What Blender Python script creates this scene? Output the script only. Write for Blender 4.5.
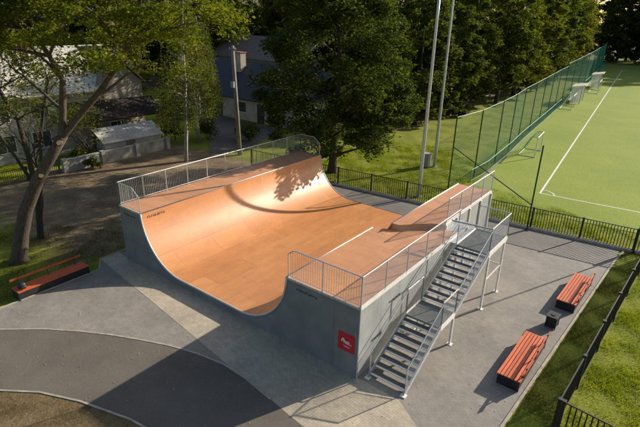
import bpy, math, random
import numpy as np
from mathutils import Vector, Matrix

C = bpy.context.scene.collection
S = bpy.context.scene
for o in list(bpy.data.objects):
    bpy.data.objects.remove(o)

# ------------------------------------------------------------------ camera
CX, CY, CZ = 22.371, -12.357, 12.485
YAW, PITCH, ROLL, FPX, PPX, PPY = -0.6425, -0.3941, 0.0287, 495.995, 6.246, 1.375
Fw = Vector((math.cos(PITCH)*math.sin(YAW), math.cos(PITCH)*math.cos(YAW), math.sin(PITCH)))
Rt = Vector((math.cos(YAW), -math.sin(YAW), 0))
Up = Rt.cross(Fw)
R2 = Rt*math.cos(ROLL) + Up*math.sin(ROLL)
U2 = -Rt*math.sin(ROLL) + Up*math.cos(ROLL)
cd = bpy.data.cameras.new('camera')
cam = bpy.data.objects.new('camera', cd)
C.objects.link(cam)
M = Matrix(((R2.x, U2.x, -Fw.x, CX), (R2.y, U2.y, -Fw.y, CY), (R2.z, U2.z, -Fw.z, CZ), (0, 0, 0, 1)))
cam.matrix_world = M
cd.sensor_width = 36
cd.lens = FPX/640*36
cd.shift_x = -PPX/640
cd.shift_y = PPY/640
cd.clip_end = 2000
S.camera = cam

# ------------------------------------------------------------------ light
SUN = Vector((1.0, 2.4, 1.04)).normalized()          # towards the sun
el = math.asin(SUN.z)
az = math.atan2(SUN.x, SUN.y)                        # clockwise from +Y
w = bpy.data.worlds.new('World')
S.world = w
w.use_nodes = True
nt = w.node_tree
sky = nt.nodes.new('ShaderNodeTexSky')
sky.sky_type = 'NISHITA'
sky.sun_disc = False
sky.sun_elevation = el
sky.sun_rotation = az
sky.air_density = 1.0
sky.dust_density = 1.5
bg = nt.nodes['Background']
bg.inputs['Strength'].default_value = 0.085
nt.links.new(sky.outputs[0], bg.inputs[0])
sl = bpy.data.lights.new('sun', 'SUN')
sl.energy = 4.7
sl.angle = math.radians(0.55)
sl.color = (1.0, 0.91, 0.77)
so = bpy.data.objects.new('sun', sl)
C.objects.link(so)
so.rotation_euler = (-SUN).to_track_quat('-Z', 'Y').to_euler()
so.location = (0, 0, 30)
S.view_settings.view_transform = 'Standard'
S.view_settings.look = 'None'
S.view_settings.exposure = 0.72
S.view_settings.gamma = 1.0
S.view_settings.use_curve_mapping = False
S.render.engine = 'CYCLES'
S.cycles.transparent_max_bounces = 12
S.cycles.max_bounces = 6

rnd = random.Random(7)
rng = np.random.default_rng(7)

# ------------------------------------------------------------------ materials
def new_mat(name):
    m = bpy.data.materials.new(name)
    m.use_nodes = True
    b = m.node_tree.nodes['Principled BSDF']
    return m, m.node_tree, b

def N(nt, t, **kw):
    n = nt.nodes.new(t)
    for k, v in kw.items():
        if k in n.inputs:
            n.inputs[k].default_value = v
        else:
            setattr(n, k, v)
    return n

def ramp(nt, src, stops):
    r = nt.nodes.new('ShaderNodeValToRGB')
    e = r.color_ramp.elements
    while len(e) < len(stops):
        e.new(0.5)
    for i, (p, c) in enumerate(stops):
        e[i].position = p
        e[i].color = (*c, 1) if len(c) == 3 else c
    nt.links.new(src, r.inputs[0])
    return r.outputs[0]

def mix(nt, fac, a, b, mode='MIX'):
    m = nt.nodes.new('ShaderNodeMix')
    m.data_type = 'RGBA'
    m.blend_type = mode
    for sock, v in ((m.inputs[0], fac), (m.inputs[6], a), (m.inputs[7], b)):
        if hasattr(v, 'is_output'):
            nt.links.new(v, sock)
        elif isinstance(v, (int, float)):
            sock.default_value = v
        else:
            sock.default_value = (*v, 1)
    return m.outputs[2]

def noise(nt, scale, detail=4, rough=.55, coord=None, dist=0):
    n = N(nt, 'ShaderNodeTexNoise', Scale=scale, Detail=detail, Roughness=rough, Distortion=dist)
    if coord is None:
        g = nt.nodes.new('ShaderNodeNewGeometry')
        coord = g.outputs['Position']
    nt.links.new(coord, n.inputs['Vector'])
    return n.outputs['Fac']

def bump(nt, h, b, strength=.3, dist=.01):
    n = N(nt, 'ShaderNodeBump', Strength=strength, Distance=dist)
    nt.links.new(h, n.inputs['Height'])
    nt.links.new(n.outputs[0], b.inputs['Normal'])

def simple(name, col, rough=.6, metal=0, var=.15, scale=6, bmp=0, spec=.5):
    m, nt, b = new_mat(name)
    n = noise(nt, scale)
    lo = tuple(c*(1-var) for c in col)
    hi = tuple(min(1, c*(1+var)) for c in col)
    nt.links.new(ramp(nt, n, [(.3, lo), (.7, hi)]), b.inputs['Base Color'])
    b.inputs['Roughness'].default_value = rough
    b.inputs['Metallic'].default_value = metal
    b.inputs['Specular IOR Level'].default_value = spec
    if bmp:
        bump(nt, noise(nt, scale*8), b, bmp, .01)
    return m

def ply_mat(name, c1, c2, uv=True, rough=.3, seam=(.24, .10, .04)):
    m, nt, b = new_mat(name)
    tc = nt.nodes.new('ShaderNodeTexCoord')
    br = N(nt, 'ShaderNodeTexBrick', Scale=1.0)
    br.offset = .5
    br.inputs['Color1'].default_value = (*c1, 1)
    br.inputs['Color2'].default_value = (*c2, 1)
    br.inputs['Mortar'].default_value = (*seam, 1)
    br.inputs['Mortar Size'].default_value = .005
    br.inputs['Mortar Smooth'].default_value = .1
    br.inputs['Brick Width'].default_value = 2.44
    br.inputs['Row Height'].default_value = 1.22
    mp = N(nt, 'ShaderNodeMapping')
    mp.inputs['Location'].default_value = (.3, .12, 0)
    nt.links.new(tc.outputs['UV'] if uv else tc.outputs['Object'], mp.inputs[0])
    nt.links.new(mp.outputs[0], br.inputs['Vector'])
    # wheel marks and dust: long soft streaks across the ramp
    st = N(nt, 'ShaderNodeMapping')
    st.inputs['Scale'].default_value = (.6, 1.3, 1)
    nt.links.new(tc.outputs['UV'] if uv else tc.outputs['Object'], st.inputs[0])
    n1 = noise(nt, 1.2, 5, .6, st.outputs[0])
    n2 = noise(nt, 9, 4, .6)
    col = mix(nt, 1.0, br.outputs[0], ramp(nt, n1, [(.3, (.84, .84, .86)), (.7, (1.1, 1.1, 1.1))]), 'MULTIPLY')
    col = mix(nt, 1.0, col, ramp(nt, n2, [(.3, (.93, .93, .93)), (.7, (1.05, 1.05, 1.05))]), 'MULTIPLY')
    # scuffs left by wheels and boards
    sc = N(nt, 'ShaderNodeMapping')
    sc.inputs['Scale'].default_value = (5, .9, 1)
    sc.inputs['Rotation'].default_value = (0, 0, .12)
    nt.links.new(tc.outputs['UV'] if uv else tc.outputs['Object'], sc.inputs[0])
    n3 = noise(nt, 1.6, 6, .75, sc.outputs[0], .6)
    col = mix(nt, ramp(nt, n3, [(.62, (0, 0, 0)), (.78, (.22, .22, .22))]), col, (.26, .12, .06))
    b.inputs['Specular IOR Level'].default_value = .8
    nt.links.new(col, b.inputs['Base Color'])
    nt.links.new(ramp(nt, n1, [(.3, (rough+.07,)*3), (.75, (rough-.04,)*3)]), b.inputs['Roughness'])
    inv = N(nt, 'ShaderNodeMath', operation='SUBTRACT')
    inv.inputs[0].default_value = 1
    nt.links.new(br.outputs['Fac'], inv.inputs[1])
    bump(nt, inv.outputs[0], b, .4, .004)
    return m

def paver_mat(name, c1, c2, mortar, rot=0, bw=.2, rh=.1, spots=(.55, .5, .42)):
    m, nt, b = new_mat(name)
    g = nt.nodes.new('ShaderNodeNewGeometry')
    mp = N(nt, 'ShaderNodeMapping')
    mp.inputs['Rotation'].default_value = (0, 0, rot)
    nt.links.new(g.outputs['Position'], mp.inputs[0])
    br = N(nt, 'ShaderNodeTexBrick', Scale=1.0)
    br.inputs['Color1'].default_value = (*c1, 1)
    br.inputs['Color2'].default_value = (*c2, 1)
    br.inputs['Mortar'].default_value = (*mortar, 1)
    br.inputs['Mortar Size'].default_value = .006
    br.inputs['Brick Width'].default_value = bw
    br.inputs['Row Height'].default_value = rh
    nt.links.new(mp.outputs[0], br.inputs['Vector'])
    n1 = noise(nt, .55, 5, .6)
    n2 = noise(nt, 14, 4, .7)
    n3 = noise(nt, 3.0, 5, .75)
    col = mix(nt, 1.0, br.outputs[0], ramp(nt, n1, [(.3, (.8, .8, .8)), (.7, (1.18, 1.15, 1.1))]), 'MULTIPLY')
    col = mix(nt, 1.0, col, ramp(nt, n3, [(.3, (.85, .85, .86)), (.7, (1.12, 1.12, 1.1))]), 'MULTIPLY')
    col = mix(nt, ramp(nt, n2, [(.69, (0, 0, 0)), (.78, (.45, .45, .45))]), col, spots)
    nt.links.new(col, b.inputs['Base Color'])
    b.inputs['Roughness'].default_value = .85
    bump(nt, br.outputs['Fac'], b, -.35, .004)
    return m

def ground_mat(name, stops, scale=.7, fine=1.0, rough=.95, bmp=.6):
    m, nt, b = new_mat(name)
    n1 = noise(nt, scale, 8, .62)
    col = ramp(nt, n1, stops)
    n2 = noise(nt, 11, 6, .75)
    col = mix(nt, fine, col, ramp(nt, n2, [(.3, (.6, .6, .6)), (.7, (1.35, 1.35, 1.35))]), 'MULTIPLY')
    n3 = noise(nt, 60, 3, .7)
    col = mix(nt, fine, col, ramp(nt, n3, [(.3, (.7, .7, .7)), (.7, (1.3, 1.3, 1.3))]), 'MULTIPLY')
    nt.links.new(col, b.inputs['Base Color'])
    b.inputs['Roughness'].default_value = rough
    b.inputs['Specular IOR Level'].default_value = .15
    bump(nt, n2, b, bmp, .06)
    return m

def leaf_mat(name, dark, light, trans=.35):
    m, nt, b = new_mat(name)
    n1 = noise(nt, .9, 3, .6)
    g = nt.nodes.new('ShaderNodeObjectInfo')
    n2 = noise(nt, 23, 1, .5)
    c = ramp(nt, n1, [(.3, dark), (.7, light)])
    c = mix(nt, 1.0, c, ramp(nt, n2, [(.3, (.65, .7, .7)), (.7, (1.35, 1.3, 1.1))]), 'MULTIPLY')
    c = mix(nt, 1.0, c, ramp(nt, g.outputs['Random'], [(0, (.7, .8, .8)), (1, (1.3, 1.18, .95))]), 'MULTIPLY')
    nt.links.new(c, b.inputs['Base Color'])
    b.inputs['Roughness'].default_value = .75
    b.inputs['Specular IOR Level'].default_value = .08
    tr = nt.nodes.new('ShaderNodeBsdfTranslucent')
    c2 = mix(nt, 1.0, c, (1.3, 1.35, .45), 'MULTIPLY')
    nt.links.new(c2, tr.inputs['Color'])
    ms = nt.nodes.new('ShaderNodeMixShader')
    ms.inputs[0].default_value = trans
    out = nt.nodes['Material Output']
    nt.links.new(b.outputs[0], ms.inputs[1])
    nt.links.new(tr.outputs[0], ms.inputs[2])
    nt.links.new(ms.outputs[0], out.inputs[0])
    return m

def bark_mat(name, a, c, sc=3):
    m, nt, b = new_mat(name)
    g = nt.nodes.new('ShaderNodeNewGeometry')
    mp = N(nt, 'ShaderNodeMapping')
    mp.inputs['Scale'].default_value = (6, 6, 1.1)
    nt.links.new(g.outputs['Position'], mp.inputs[0])
    n1 = noise(nt, sc, 6, .7, mp.outputs[0])
    nt.links.new(ramp(nt, n1, [(.35, a), (.65, c)]), b.inputs['Base Color'])
    b.inputs['Roughness'].default_value = .9
    bump(nt, n1, b, .9, .04)
    return m

MT = {}
MT['ply'] = ply_mat('orange_plywood', (.55, .225, .075), (.63, .28, .10), rough=.44)
MT['deck'] = ply_mat('deck_plywood', (.56, .255, .115), (.60, .285, .13), uv=False, rough=.45)
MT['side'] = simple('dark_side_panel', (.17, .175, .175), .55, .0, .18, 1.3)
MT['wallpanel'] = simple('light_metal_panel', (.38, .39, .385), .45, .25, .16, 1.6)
MT['white'] = simple('white_trim', (.72, .70, .66), .4, .1, .08, 4)
MT['trim'] = simple('pale_aluminium_trim', (.50, .50, .49), .45, .2, .12, 6)
MT['tread'] = simple('grey_tread_grating', (.12, .12, .105), .8, 0, .25, 14)
MT['landing'] = simple('landing_plate', (.24, .25, .24), .6, .1, .15, 3)
MT['galv'] = simple('galvanised_steel', (.52, .53, .53), .4, .45, .18, 9)
MT['galvd'] = simple('dull_galvanised_steel', (.34, .36, .38), .5, .4, .2, 9)
MT['mesh'] = simple('mesh_wire', (.42, .43, .44), .7, .0, .1, 9, spec=.2)
MT['black'] = simple('black_metal', (.016, .016, .018), .5, .2, .3, 9)
MT['blackbox'] = simple('black_steel_sheet', (.02, .02, .022), .5, .2, .3, 4)
MT['red'] = simple('red_sign', (.45, .02, .025), .45, 0, .1, 4)
MT['signwhite'] = simple('sign_white', (.7, .68, .66), .5, 0, .05, 4)
MT['decal'] = simple('dark_lettering', (.03, .025, .022), .6, 0, .1, 4)
MT['conc'] = simple('concrete', (.34, .33, .31), .9, 0, .2, 2.5, .3)
MT['kerb'] = simple('kerb_stone', (.37, .325, .255), .9, 0, .22, 3.5, .3)
MT['kerbd'] = simple('dark_kerb_stone', (.17, .165, .16), .9, 0, .22, 3.5, .3)
def wood_mat():
    m, nt, b = new_mat('red_orange_stained_wood')
    tc = nt.nodes.new('ShaderNodeTexCoord')
    mp = N(nt, 'ShaderNodeMapping')
    mp.inputs['Scale'].default_value = (28, 1.2, 28)
    nt.links.new(tc.outputs['Object'], mp.inputs[0])
    n1 = noise(nt, 1.5, 6, .7, mp.outputs[0])
    n2 = noise(nt, 2.2, 5, .7)
    oi = nt.nodes.new('ShaderNodeObjectInfo')
    c = ramp(nt, n1, [(.3, (.42, .075, .022)), (.6, (.66, .14, .045)), (.8, (.72, .20, .08))])
    c = mix(nt, 1.0, c, ramp(nt, oi.outputs['Random'], [(0, (.78, .75, .75)), (1, (1.12, 1.15, 1.1))]), 'MULTIPLY')
    c = mix(nt, ramp(nt, n2, [(.6, (0, 0, 0)), (.75, (.35, .35, .35))]), c, (.34, .17, .10))
    nt.links.new(c, b.inputs['Base Color'])
    b.inputs['Roughness'].default_value = .55
    bump(nt, n1, b, .3, .004)
    return m
MT['wood'] = wood_mat()
MT['paver'] = paver_mat('grey_pavers', (.235, .215, .19), (.265, .242, .213), (.19, .172, .15), .10)
MT['paverl'] = paver_mat('light_pavers', (.40, .345, .265), (.47, .405, .315), (.30, .26, .2), .12, spots=(.2, .17, .13))
MT['asph'] = ground_mat('asphalt', [(.3, (.115, .099, .082)), (.5, (.14, .122, .102)), (.7, (.168, .146, .12))], .35, .3, bmp=.1)
MT['pgrass'] = leaf_mat('grass_blade', (.15, .20, .018), (.30, .33, .03), .35)
MT['pgrassd'] = leaf_mat('dull_grass_blade', (.09, .10, .025), (.19, .17, .05), .3)
MT['turf'] = ground_mat('artificial_turf', [(.25, (.20, .255, .042)), (.5, (.24, .295, .05)), (.75, (.285, .33, .062))], .16, bmp=.25)
MT['dryground'] = ground_mat('dry_soil_with_grass', [(.3, (.09, .065, .03)), (.5, (.17, .12, .06)), (.7, (.24, .175, .10))], 1.1)
MT['line'] = simple('white_line_paint', (.68, .68, .6), .8, 0, .1, 3)
MT['netgreen'] = simple('green_net_cord', (.04, .32, .19), .7, 0, .2, 2)
MT['postgreen'] = simple('dark_green_post', (.012, .035, .02), .5, .2, .2, 2)
MT['barteal'] = simple('pale_teal_barrier', (.10, .30, .22), .6, 0, .2, 2)
MT['bark'] = bark_mat('brown_bark', (.03, .022, .015), (.11, .083, .056))
MT['barkd'] = bark_mat('dark_bark', (.018, .014, .010), (.05, .04, .03))
MT['birch'] = bark_mat('birch_bark', (.10, .09, .075), (.42, .39, .33), 2)
MT['cut'] = simple('fresh_cut_wood', (.62, .42, .22), .8, 0, .1, 20)
MT['leafA'] = leaf_mat('maple_leaf', (.06, .085, .012), (.23, .25, .028), .42)
MT['leafB'] = leaf_mat('dark_leaf', (.034, .05, .013), (.115, .135, .03), .4)
MT['leafC'] = leaf_mat('olive_leaf', (.045, .062, .013), (.17, .178, .03), .42)
MT['leafD'] = leaf_mat('birch_leaf', (.05, .065, .018), (.14, .15, .035), .4)
MT['plaster'] = simple('off_white_plaster', (.38, .355, .31), .9, 0, .25, 1.2, .1)
MT['plasterb'] = simple('beige_plaster', (.30, .26, .20), .9, 0, .22, 1.2, .1)
MT['gardenwall'] = simple('stained_garden_wall', (.30, .28, .245), .9, 0, .4, 1.1, .2)
MT['rooflight'] = paver_mat('light_roof_tiles', (.42, .40, .37), (.50, .48, .44), (.2, .19, .18), .97, .3, .3, spots=(.3, .28, .26))
MT['roofdark'] = simple('dark_roof_sheet', (.03, .032, .038), .6, .1, .25, 1.5)
MT['roofbrown'] = simple('brown_roof_sheet', (.16, .12, .10), .7, 0, .2, 1.5)
MT['roofpale'] = simple('dark_brown_felt', (.045, .036, .03), .95, 0, .3, 1.5, spec=.1)
m_, nt_, b_ = new_mat('scratched_clear_sheet')
b_.inputs['Base Color'].default_value = (.7, .72, .7, 1)
b_.inputs['Roughness'].default_value = .35
b_.inputs['Alpha'].default_value = .4
MT['clear'] = m_
MT['brick'] = simple('red_brick', (.22, .07, .05), .9, 0, .3, 6)
MT['pane'] = simple('window_glass', (.05, .055, .06), .25, .0, .2, 2)
MT['cream'] = simple('cream_sheet', (.62, .58, .45), .6, 0, .08, 2)
MT['polepaint'] = simple('weathered_pole', (.22, .19, .16), .8, 0, .3, 2)

# ground sheet: dirt yard on the left, lawn elsewhere, mixed by where it is with ragged edges
def terrain_mat():
    m, nt, b = new_mat('terrain_soil_and_grass')
    g = nt.nodes.new('ShaderNodeNewGeometry')
    sp = nt.nodes.new('ShaderNodeSeparateXYZ')
    nt.links.new(g.outputs['Position'], sp.inputs[0])
    nb = noise(nt, .35, 6, .65)
    nf = noise(nt, 9, 6, .75)
    nff = noise(nt, 55, 3, .7)
    grass = ramp(nt, noise(nt, .45, 8, .65), [(.3, (.12, .145, .022)), (.5, (.20, .23, .03)), (.7, (.29, .30, .05))])
    dirt = ramp(nt, noise(nt, .5, 8, .65), [(.3, (.13, .09, .055)), (.5, (.22, .16, .10)), (.62, (.31, .235, .15)), (.75, (.19, .165, .065))])
    def math_(op, a, b_):
        n = N(nt, 'ShaderNodeMath', operation=op)
        for i, v in enumerate((a, b_)):
            if hasattr(v, 'is_output'):
                nt.links.new(v, n.inputs[i])
            else:
                n.inputs[i].default_value = v
        return n.outputs[0]
    def soft(v, a, b_):
        n = N(nt, 'ShaderNodeMapRange')
        n.interpolation_type = 'SMOOTHSTEP'
        nt.links.new(v, n.inputs[0])
        n.inputs[1].default_value = a
        n.inputs[2].default_value = b_
        return n.outputs[0]
    nbx = math_('MULTIPLY', math_('SUBTRACT', nb, .5), 6.0)
    X = math_('ADD', sp.outputs[0], nbx)
    Y = math_('ADD', sp.outputs[1], nbx)
    inyard = math_('MULTIPLY', soft(X, -.4, -1.8), soft(Y, 17.5, 15.5))
    inyard = math_('MULTIPLY', inyard, soft(X, -18.5, -16.5))
    inyard = math_('MULTIPLY', inyard, soft(Y, -3.5, -1.0))
    woods = math_('MULTIPLY', soft(X, -3.0, -6.0), soft(Y, 33, 37))
    f = math_('MAXIMUM', inyard, woods)
    col = mix(nt, f, grass, dirt)
    col = mix(nt, 1.0, col, ramp(nt, nf, [(.3, (.55, .57, .55)), (.7, (1.4, 1.36, 1.3))]), 'MULTIPLY')
    col = mix(nt, 1.0, col, ramp(nt, nff, [(.3, (.65, .65, .65)), (.7, (1.35, 1.35, 1.35))]), 'MULTIPLY')
    nt.links.new(col, b.inputs['Base Color'])
    b.inputs['Roughness'].default_value = .95
    b.inputs['Specular IOR Level'].default_value = .1
    bump(nt, nf, b, .8, .08)
    return m
MT['terrain'] = terrain_mat()

# ------------------------------------------------------------------ mesh builder
ORG = {}
class MB:
    def __init__(s):
        s.v, s.f, s.uv = [], [], None
    def add(s, vs, fs):
        k = len(s.v)
        s.v += [tuple(v) for v in vs]
        s.f += [tuple(i+k for i in f) for f in fs]
        return s
    def box(s, x0, x1, y0, y1, z0, z1):
        vs = [(x0, y0, z0), (x1, y0, z0), (x1, y1, z0), (x0, y1, z0), (x0, y0, z1), (x1, y0, z1), (x1, y1, z1), (x0, y1, z1)]
        return s.add(vs, [(0, 3, 2, 1), (4, 5, 6, 7), (0, 1, 5, 4), (1, 2, 6, 5), (2, 3, 7, 6), (3, 0, 4, 7)])
    def beam(s, p, q, w, h, up=(0, 0, 1)):
        p, q = Vector(p), Vector(q)
        d = (q-p).normalized()
        u = Vector(up)
        if abs(d.dot(u)) > .98:
            u = Vector((0, 1, 0))
        r = d.cross(u).normalized()*w/2
        u = r.cross(d).normalized()*h/2
        vs = [p-r-u, p+r-u, p+r+u, p-r+u, q-r-u, q+r-u, q+r+u, q-r+u]
        return s.add(vs, [(0, 3, 2, 1), (4, 5, 6, 7), (0, 1, 5, 4), (1, 2, 6, 5), (2, 3, 7, 6), (3, 0, 4, 7)])
    def tube(s, pts, rad, n=8, cap=True):
        pts = [Vector(p) for p in pts]
        if not hasattr(rad, '__len__'):
            rad = [rad]*len(pts)
        k = len(s.v)
        prev = None
        for i, p in enumerate(pts):
            a = pts[max(0, i-1)]
            b = pts[min(len(pts)-1, i+1)]
            d = (b-a).normalized()
            if prev is None:
                t = Vector((0, 0, 1)) if abs(d.z) < .9 else Vector((1, 0, 0))
                r = d.cross(t).normalized()
            else:
                r = (prev - d*prev.dot(d)).normalized()
            prev = r
            u = d.cross(r)
            for j in range(n):
                an = 2*math.pi*j/n
                s.v.append(tuple(p + (r*math.cos(an)+u*math.sin(an))*rad[i]))
        for i in range(len(pts)-1):
            for j in range(n):
                a = k+i*n+j
                b = k+i*n+(j+1) % n
                s.f.append((a, b, b+n, a+n))
        if cap:
            s.f.append(tuple(k+j for j in reversed(range(n))))
            s.f.append(tuple(k+(len(pts)-1)*n+j for j in range(n)))
        return s
    def prism(s, poly, axis, a, b):
        """closed polygon (2-D, counter-clockwise) pushed along axis 0/1/2 from a to b"""
        n = len(poly)
        def P(q, t):
            if axis == 2: return (q[0], q[1], t)
            if axis == 1: return (q[0], t, q[1])
            return (t, q[0], q[1])
        vs = [P(q, a) for q in poly] + [P(q, b) for q in poly]
        fs = [tuple(range(n)), tuple(range(2*n-1, n-1, -1))]
        for i in range(n):
            j = (i+1) % n
            fs.append((i, i+n, j+n, j))
        return s.add(vs, fs)
    def sheet(s, poly, z):
        return s.add([(x, y, z) for x, y in poly], [tuple(range(len(poly)))])
    def build(s, name, mat, parent=None, smooth=False, recalc=True):
        org = ORG.get(parent.name, Vector((0, 0, 0))) if parent else Vector((0, 0, 0))
        me = bpy.data.meshes.new(name)
        me.from_pydata([(v[0]-org[0], v[1]-org[1], v[2]-org[2]) for v in s.v], [], s.f)
        if recalc:
            import bmesh
            bm = bmesh.new()
            bm.from_mesh(me)
            bmesh.ops.recalc_face_normals(bm, faces=bm.faces)
            bm.to_mesh(me)
            bm.free()
        if s.uv:
            l = me.uv_layers.new(name='UVMap')
            for lp in me.loops:
                l.data[lp.index].uv = s.uv[lp.vertex_index]
        if smooth:
            me.polygons.foreach_set('use_smooth', [True]*len(me.polygons))
        me.materials.append(MT[mat])
        o = bpy.data.objects.new(name, me)
        C.objects.link(o)
        if parent:
            o.parent = parent
            ORG[o.name] = org
        return o

def tag(o, label=None, cat=None, group=None, kind=None):
    if label: o['label'] = label
    if cat: o['category'] = cat
    if group: o['group'] = group
    if kind: o['kind'] = kind
    return o

def thing(name, label, cat, loc=(0, 0, 0), group=None):
    o = bpy.data.objects.new(name, None)
    o.empty_display_size = .3
    C.objects.link(o)
    o.location = loc
    ORG[o.name] = Vector(loc)
    return tag(o, label, cat, group)

def struct(mb, name, mat, **k):
    return tag(mb.build(name, mat, **k), kind='structure')

def copy_tree(o, loc, rz=0, label=None, scale=None):
    c = o.copy()
    C.objects.link(c)
    c.location = loc
    c.rotation_euler = (0, 0, rz)
    if scale: c.scale = scale
    if label: c['label'] = label
    for ch in list(o.children):
        d = ch.copy()
        C.objects.link(d)
        d.parent = c
        for g in ch.children:
            e = g.copy()
            C.objects.link(e)
            e.parent = d
    return c

# ------------------------------------------------------------------ ground
tr = MB()
xs = [-900, -300, -120, -60, -30, 0, 30, 60, 120, 300, 900]
for i in range(len(xs)-1):
    for j in range(len(xs)-1):
        tr.add([(xs[i], xs[j], 0), (xs[i+1], xs[j], 0), (xs[i+1], xs[j+1], 0), (xs[i], xs[j+1], 0)], [(0, 1, 2, 3)])
struct(tr, 'ground', 'terrain', recalc=False)

TH = .0983
def FE(s, off=0):                       # along the far fence line
    c, sn = math.cos(TH), math.sin(TH)
    return (s*c - off*sn, 16.81 + s*sn + off*c)

kerb1 = [(-2.2, -12.0), (.0, -8.4), (1.75, -6.84), (3.0, -5.75), (4.29, -4.88), (5.5, -4.2), (6.68, -3.64), (7.9, -3.12), (9.12, -2.75), (10.4, -2.52), (11.6, -2.55)]
kerb2 = [(3.2, -12.0), (4.4, -9.6), (5.5, -8.31), (6.64, -7.5), (8.1, -6.86), (10.1, -6.26), (12.5, -5.9), (16, -5.8), (22, -6.2)]
# grey paver plaza
plaza = [(-2.2, -12), (.2, -8.4), (-.0, -6.2), (.35, -5.8), (.3, -1.6), (-.9, -.95), (-.95, .6), (-.9, 2.0), (0, 2.0), (0, 16.6)]
plaza = [(-2.2, -12), (.0, -8.4), (.1, -6.0), (.1, -1.6), (-.9, -.95), (-.9, 2.0), (-.9, 16.3)] + [FE(3), FE(20.6)] + [(20.45, 17.0), (19.66, 1.0), (19.3, -12)]
struct(MB().sheet(list(reversed(plaza)), .012), 'paving', 'paver')
struct(MB().sheet([(-.9, -.95), (11.3, -2.55), (15, -3.0), (19.5, -3.7), (19.55, -1.5), (17.5, -.62), (16.5, .02), (14.6, .06), (-.9, .06)], .017), 'light_paving_strip', 'paverl')
asp = kerb1 + [(12.9, -2.72), (14.8, -3.0), (22, -3.9)] + list(reversed(kerb2))
struct(MB().sheet(asp, .022), 'asphalt_path', 'asph')
struct(MB().sheet([(0.0, -12.0)] + [(x, y) for x, y in reversed([(3.2, -12.0), (4.4, -9.6), (5.5, -8.31), (6.64, -7.5), (8.1, -6.86), (10.1, -6.26), (12.5, -5.9), (16, -5.8), (22, -6.2)])] + [(22, -13), (0, -13)], .026) if False else
       MB().sheet(list(kerb2) + [(22, -14), (3.2, -14)], .026), 'grass_patch', 'dryground')
def kerb(line, name, wd=.08, h=.05, mat='kerb', z0=0):
    m = MB()
    for a, b in zip(line[:-1], line[1:]):
        d = (Vector(b)-Vector(a))
        n = max(1, int(d.length/1.0))
        for i in range(n):
            p = Vector(a)+d*(i/n)
            q = Vector(a)+d*((i+1)/n) - d.normalized()*.008
            m.beam((p.x, p.y, z0+h/2), (q.x, q.y, z0+h/2), wd, h)
    return struct(m, name, mat)
kerb(kerb1 + [(13.0, -2.74)], 'kerb', .08, .036)
kerb(kerb2, 'kerb', .07, .05)
kerb([(19.7, 1.0), (20.5, 17.0), (20.7, 18.6)], 'kerb', .1, .05)
kerb([(19.34, -12), (19.7, 1.0)], 'kerb', .1, .05)
kerb([(0.1, -6.2), (.1, -1.6), (-.92, -.95), (-.92, 2.0), (-.92, 16.2)], 'kerb', .08, .04)
kerb([FE(-1), FE(26)], 'fence_kerb', .22, .16, 'kerb')

# pitch
GX, GY = 14.04, 25.63
def G(u, v, z=0):
    c, s = math.cos(TH), math.sin(TH)
    return (GX+u*c-v*s, GY+u*s+v*c, z)
tf = [G(-4.6, -4.2)[:2], G(60, -4.2)[:2], G(60, 128)[:2], G(-6.5, 128)[:2]]
struct(MB().sheet(tf, .02), 'pitch', 'turf')
ln = MB()
def stripe(p, q, wd=.11, z=.026):
    p, q = Vector(p[:2]), Vector(q[:2])
    d = (q-p).normalized()
    n = Vector((-d.y, d.x))*wd/2
    ln.add([(*(p-n), z), (*(q-n), z), (*(q+n), z), (*(p+n), z)], [(0, 1, 2, 3)])
stripe(G(0, 0), G(0, 112), .14)
stripe(G(.05, .05), G(58, 0), .11)
stripe(G(0.05, 112), G(58, 112), .12)
arc = [G(1.0*math.cos(t), 1.0*math.sin(t)) for t in np.linspace(.08, math.pi/2-.08, 9)]
for a, b in zip(arc[:-1], arc[1:]):
    stripe(a, b, .1, .03)
struct(ln, 'pitch_markings', 'line', recalc=False)
kerb([G(-4.7, -4.3)[:2], G(-4.7, 14)[:2], G(-6.6, 128)[:2]], 'pitch_kerb', .1, .07, 'kerbd')
struct(MB().sheet([(-20.5, 22.5), (-12, 15.9), (-11, 19.0), (-14, 27.6), (-26, 28.2), (-24, 24)], .02), 'driveway', 'asph')

# ------------------------------------------------------------------ halfpipe ramp
XB, XC, XD, XE, XG = 1.84, 11.336, 14.724, 12.04, 14.02
W, H, H2, FZ, Y1, Y3 = 14.19, 3.03, 3.28, .37, 6.2, 8.12
RA = 2.76
ta = math.acos(1-(H-FZ)/RA)
def left_prof(n=20):
    x1 = XB + RA*math.sin(ta)
    return [(x1-RA*math.sin(t), FZ+RA*(1-math.cos(t))) for t in np.linspace(ta, 0, n)]
def right_prof(n=20):
    x1 = XC - RA*math.sin(ta)
    return [(x1+RA*math.sin(t), FZ+RA*(1-math.cos(t))) for t in np.linspace(0, ta, n)]
def right_ext(n=20):
    x1 = XC - RA*math.sin(ta)
    return [(x1+(XE-x1)*math.sin(t), FZ+(H2-FZ)*(1-math.cos(t))) for t in np.linspace(0, math.pi/2, n)]
rp = thing('halfpipe_ramp', 'orange plywood halfpipe skate ramp with grey side panels and railed decks', 'skate ramp', (7.4, 7.1, 0))
sf = MB()
sf.uv = []
def strip(prof, y0, y1):
    k = len(sf.v)
    s = 0
    for i, (x, z) in enumerate(prof):
        if i: s += math.dist(prof[i-1], prof[i])
        for y in (y0, y1):
            sf.v.append((x, y, z))
            sf.uv.append((y, s))
    for i in range(len(prof)-1):
        a = k+2*i
        sf.f.append((a, a+2, a+3, a+1))
PA = left_prof() + right_prof()
PB = left_prof() + right_ext()
strip(PA, .0, Y1)
strip(PB, Y1, W)
srf = sf.build('riding_surface', 'ply', rp, smooth=True, recalc=False)
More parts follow.
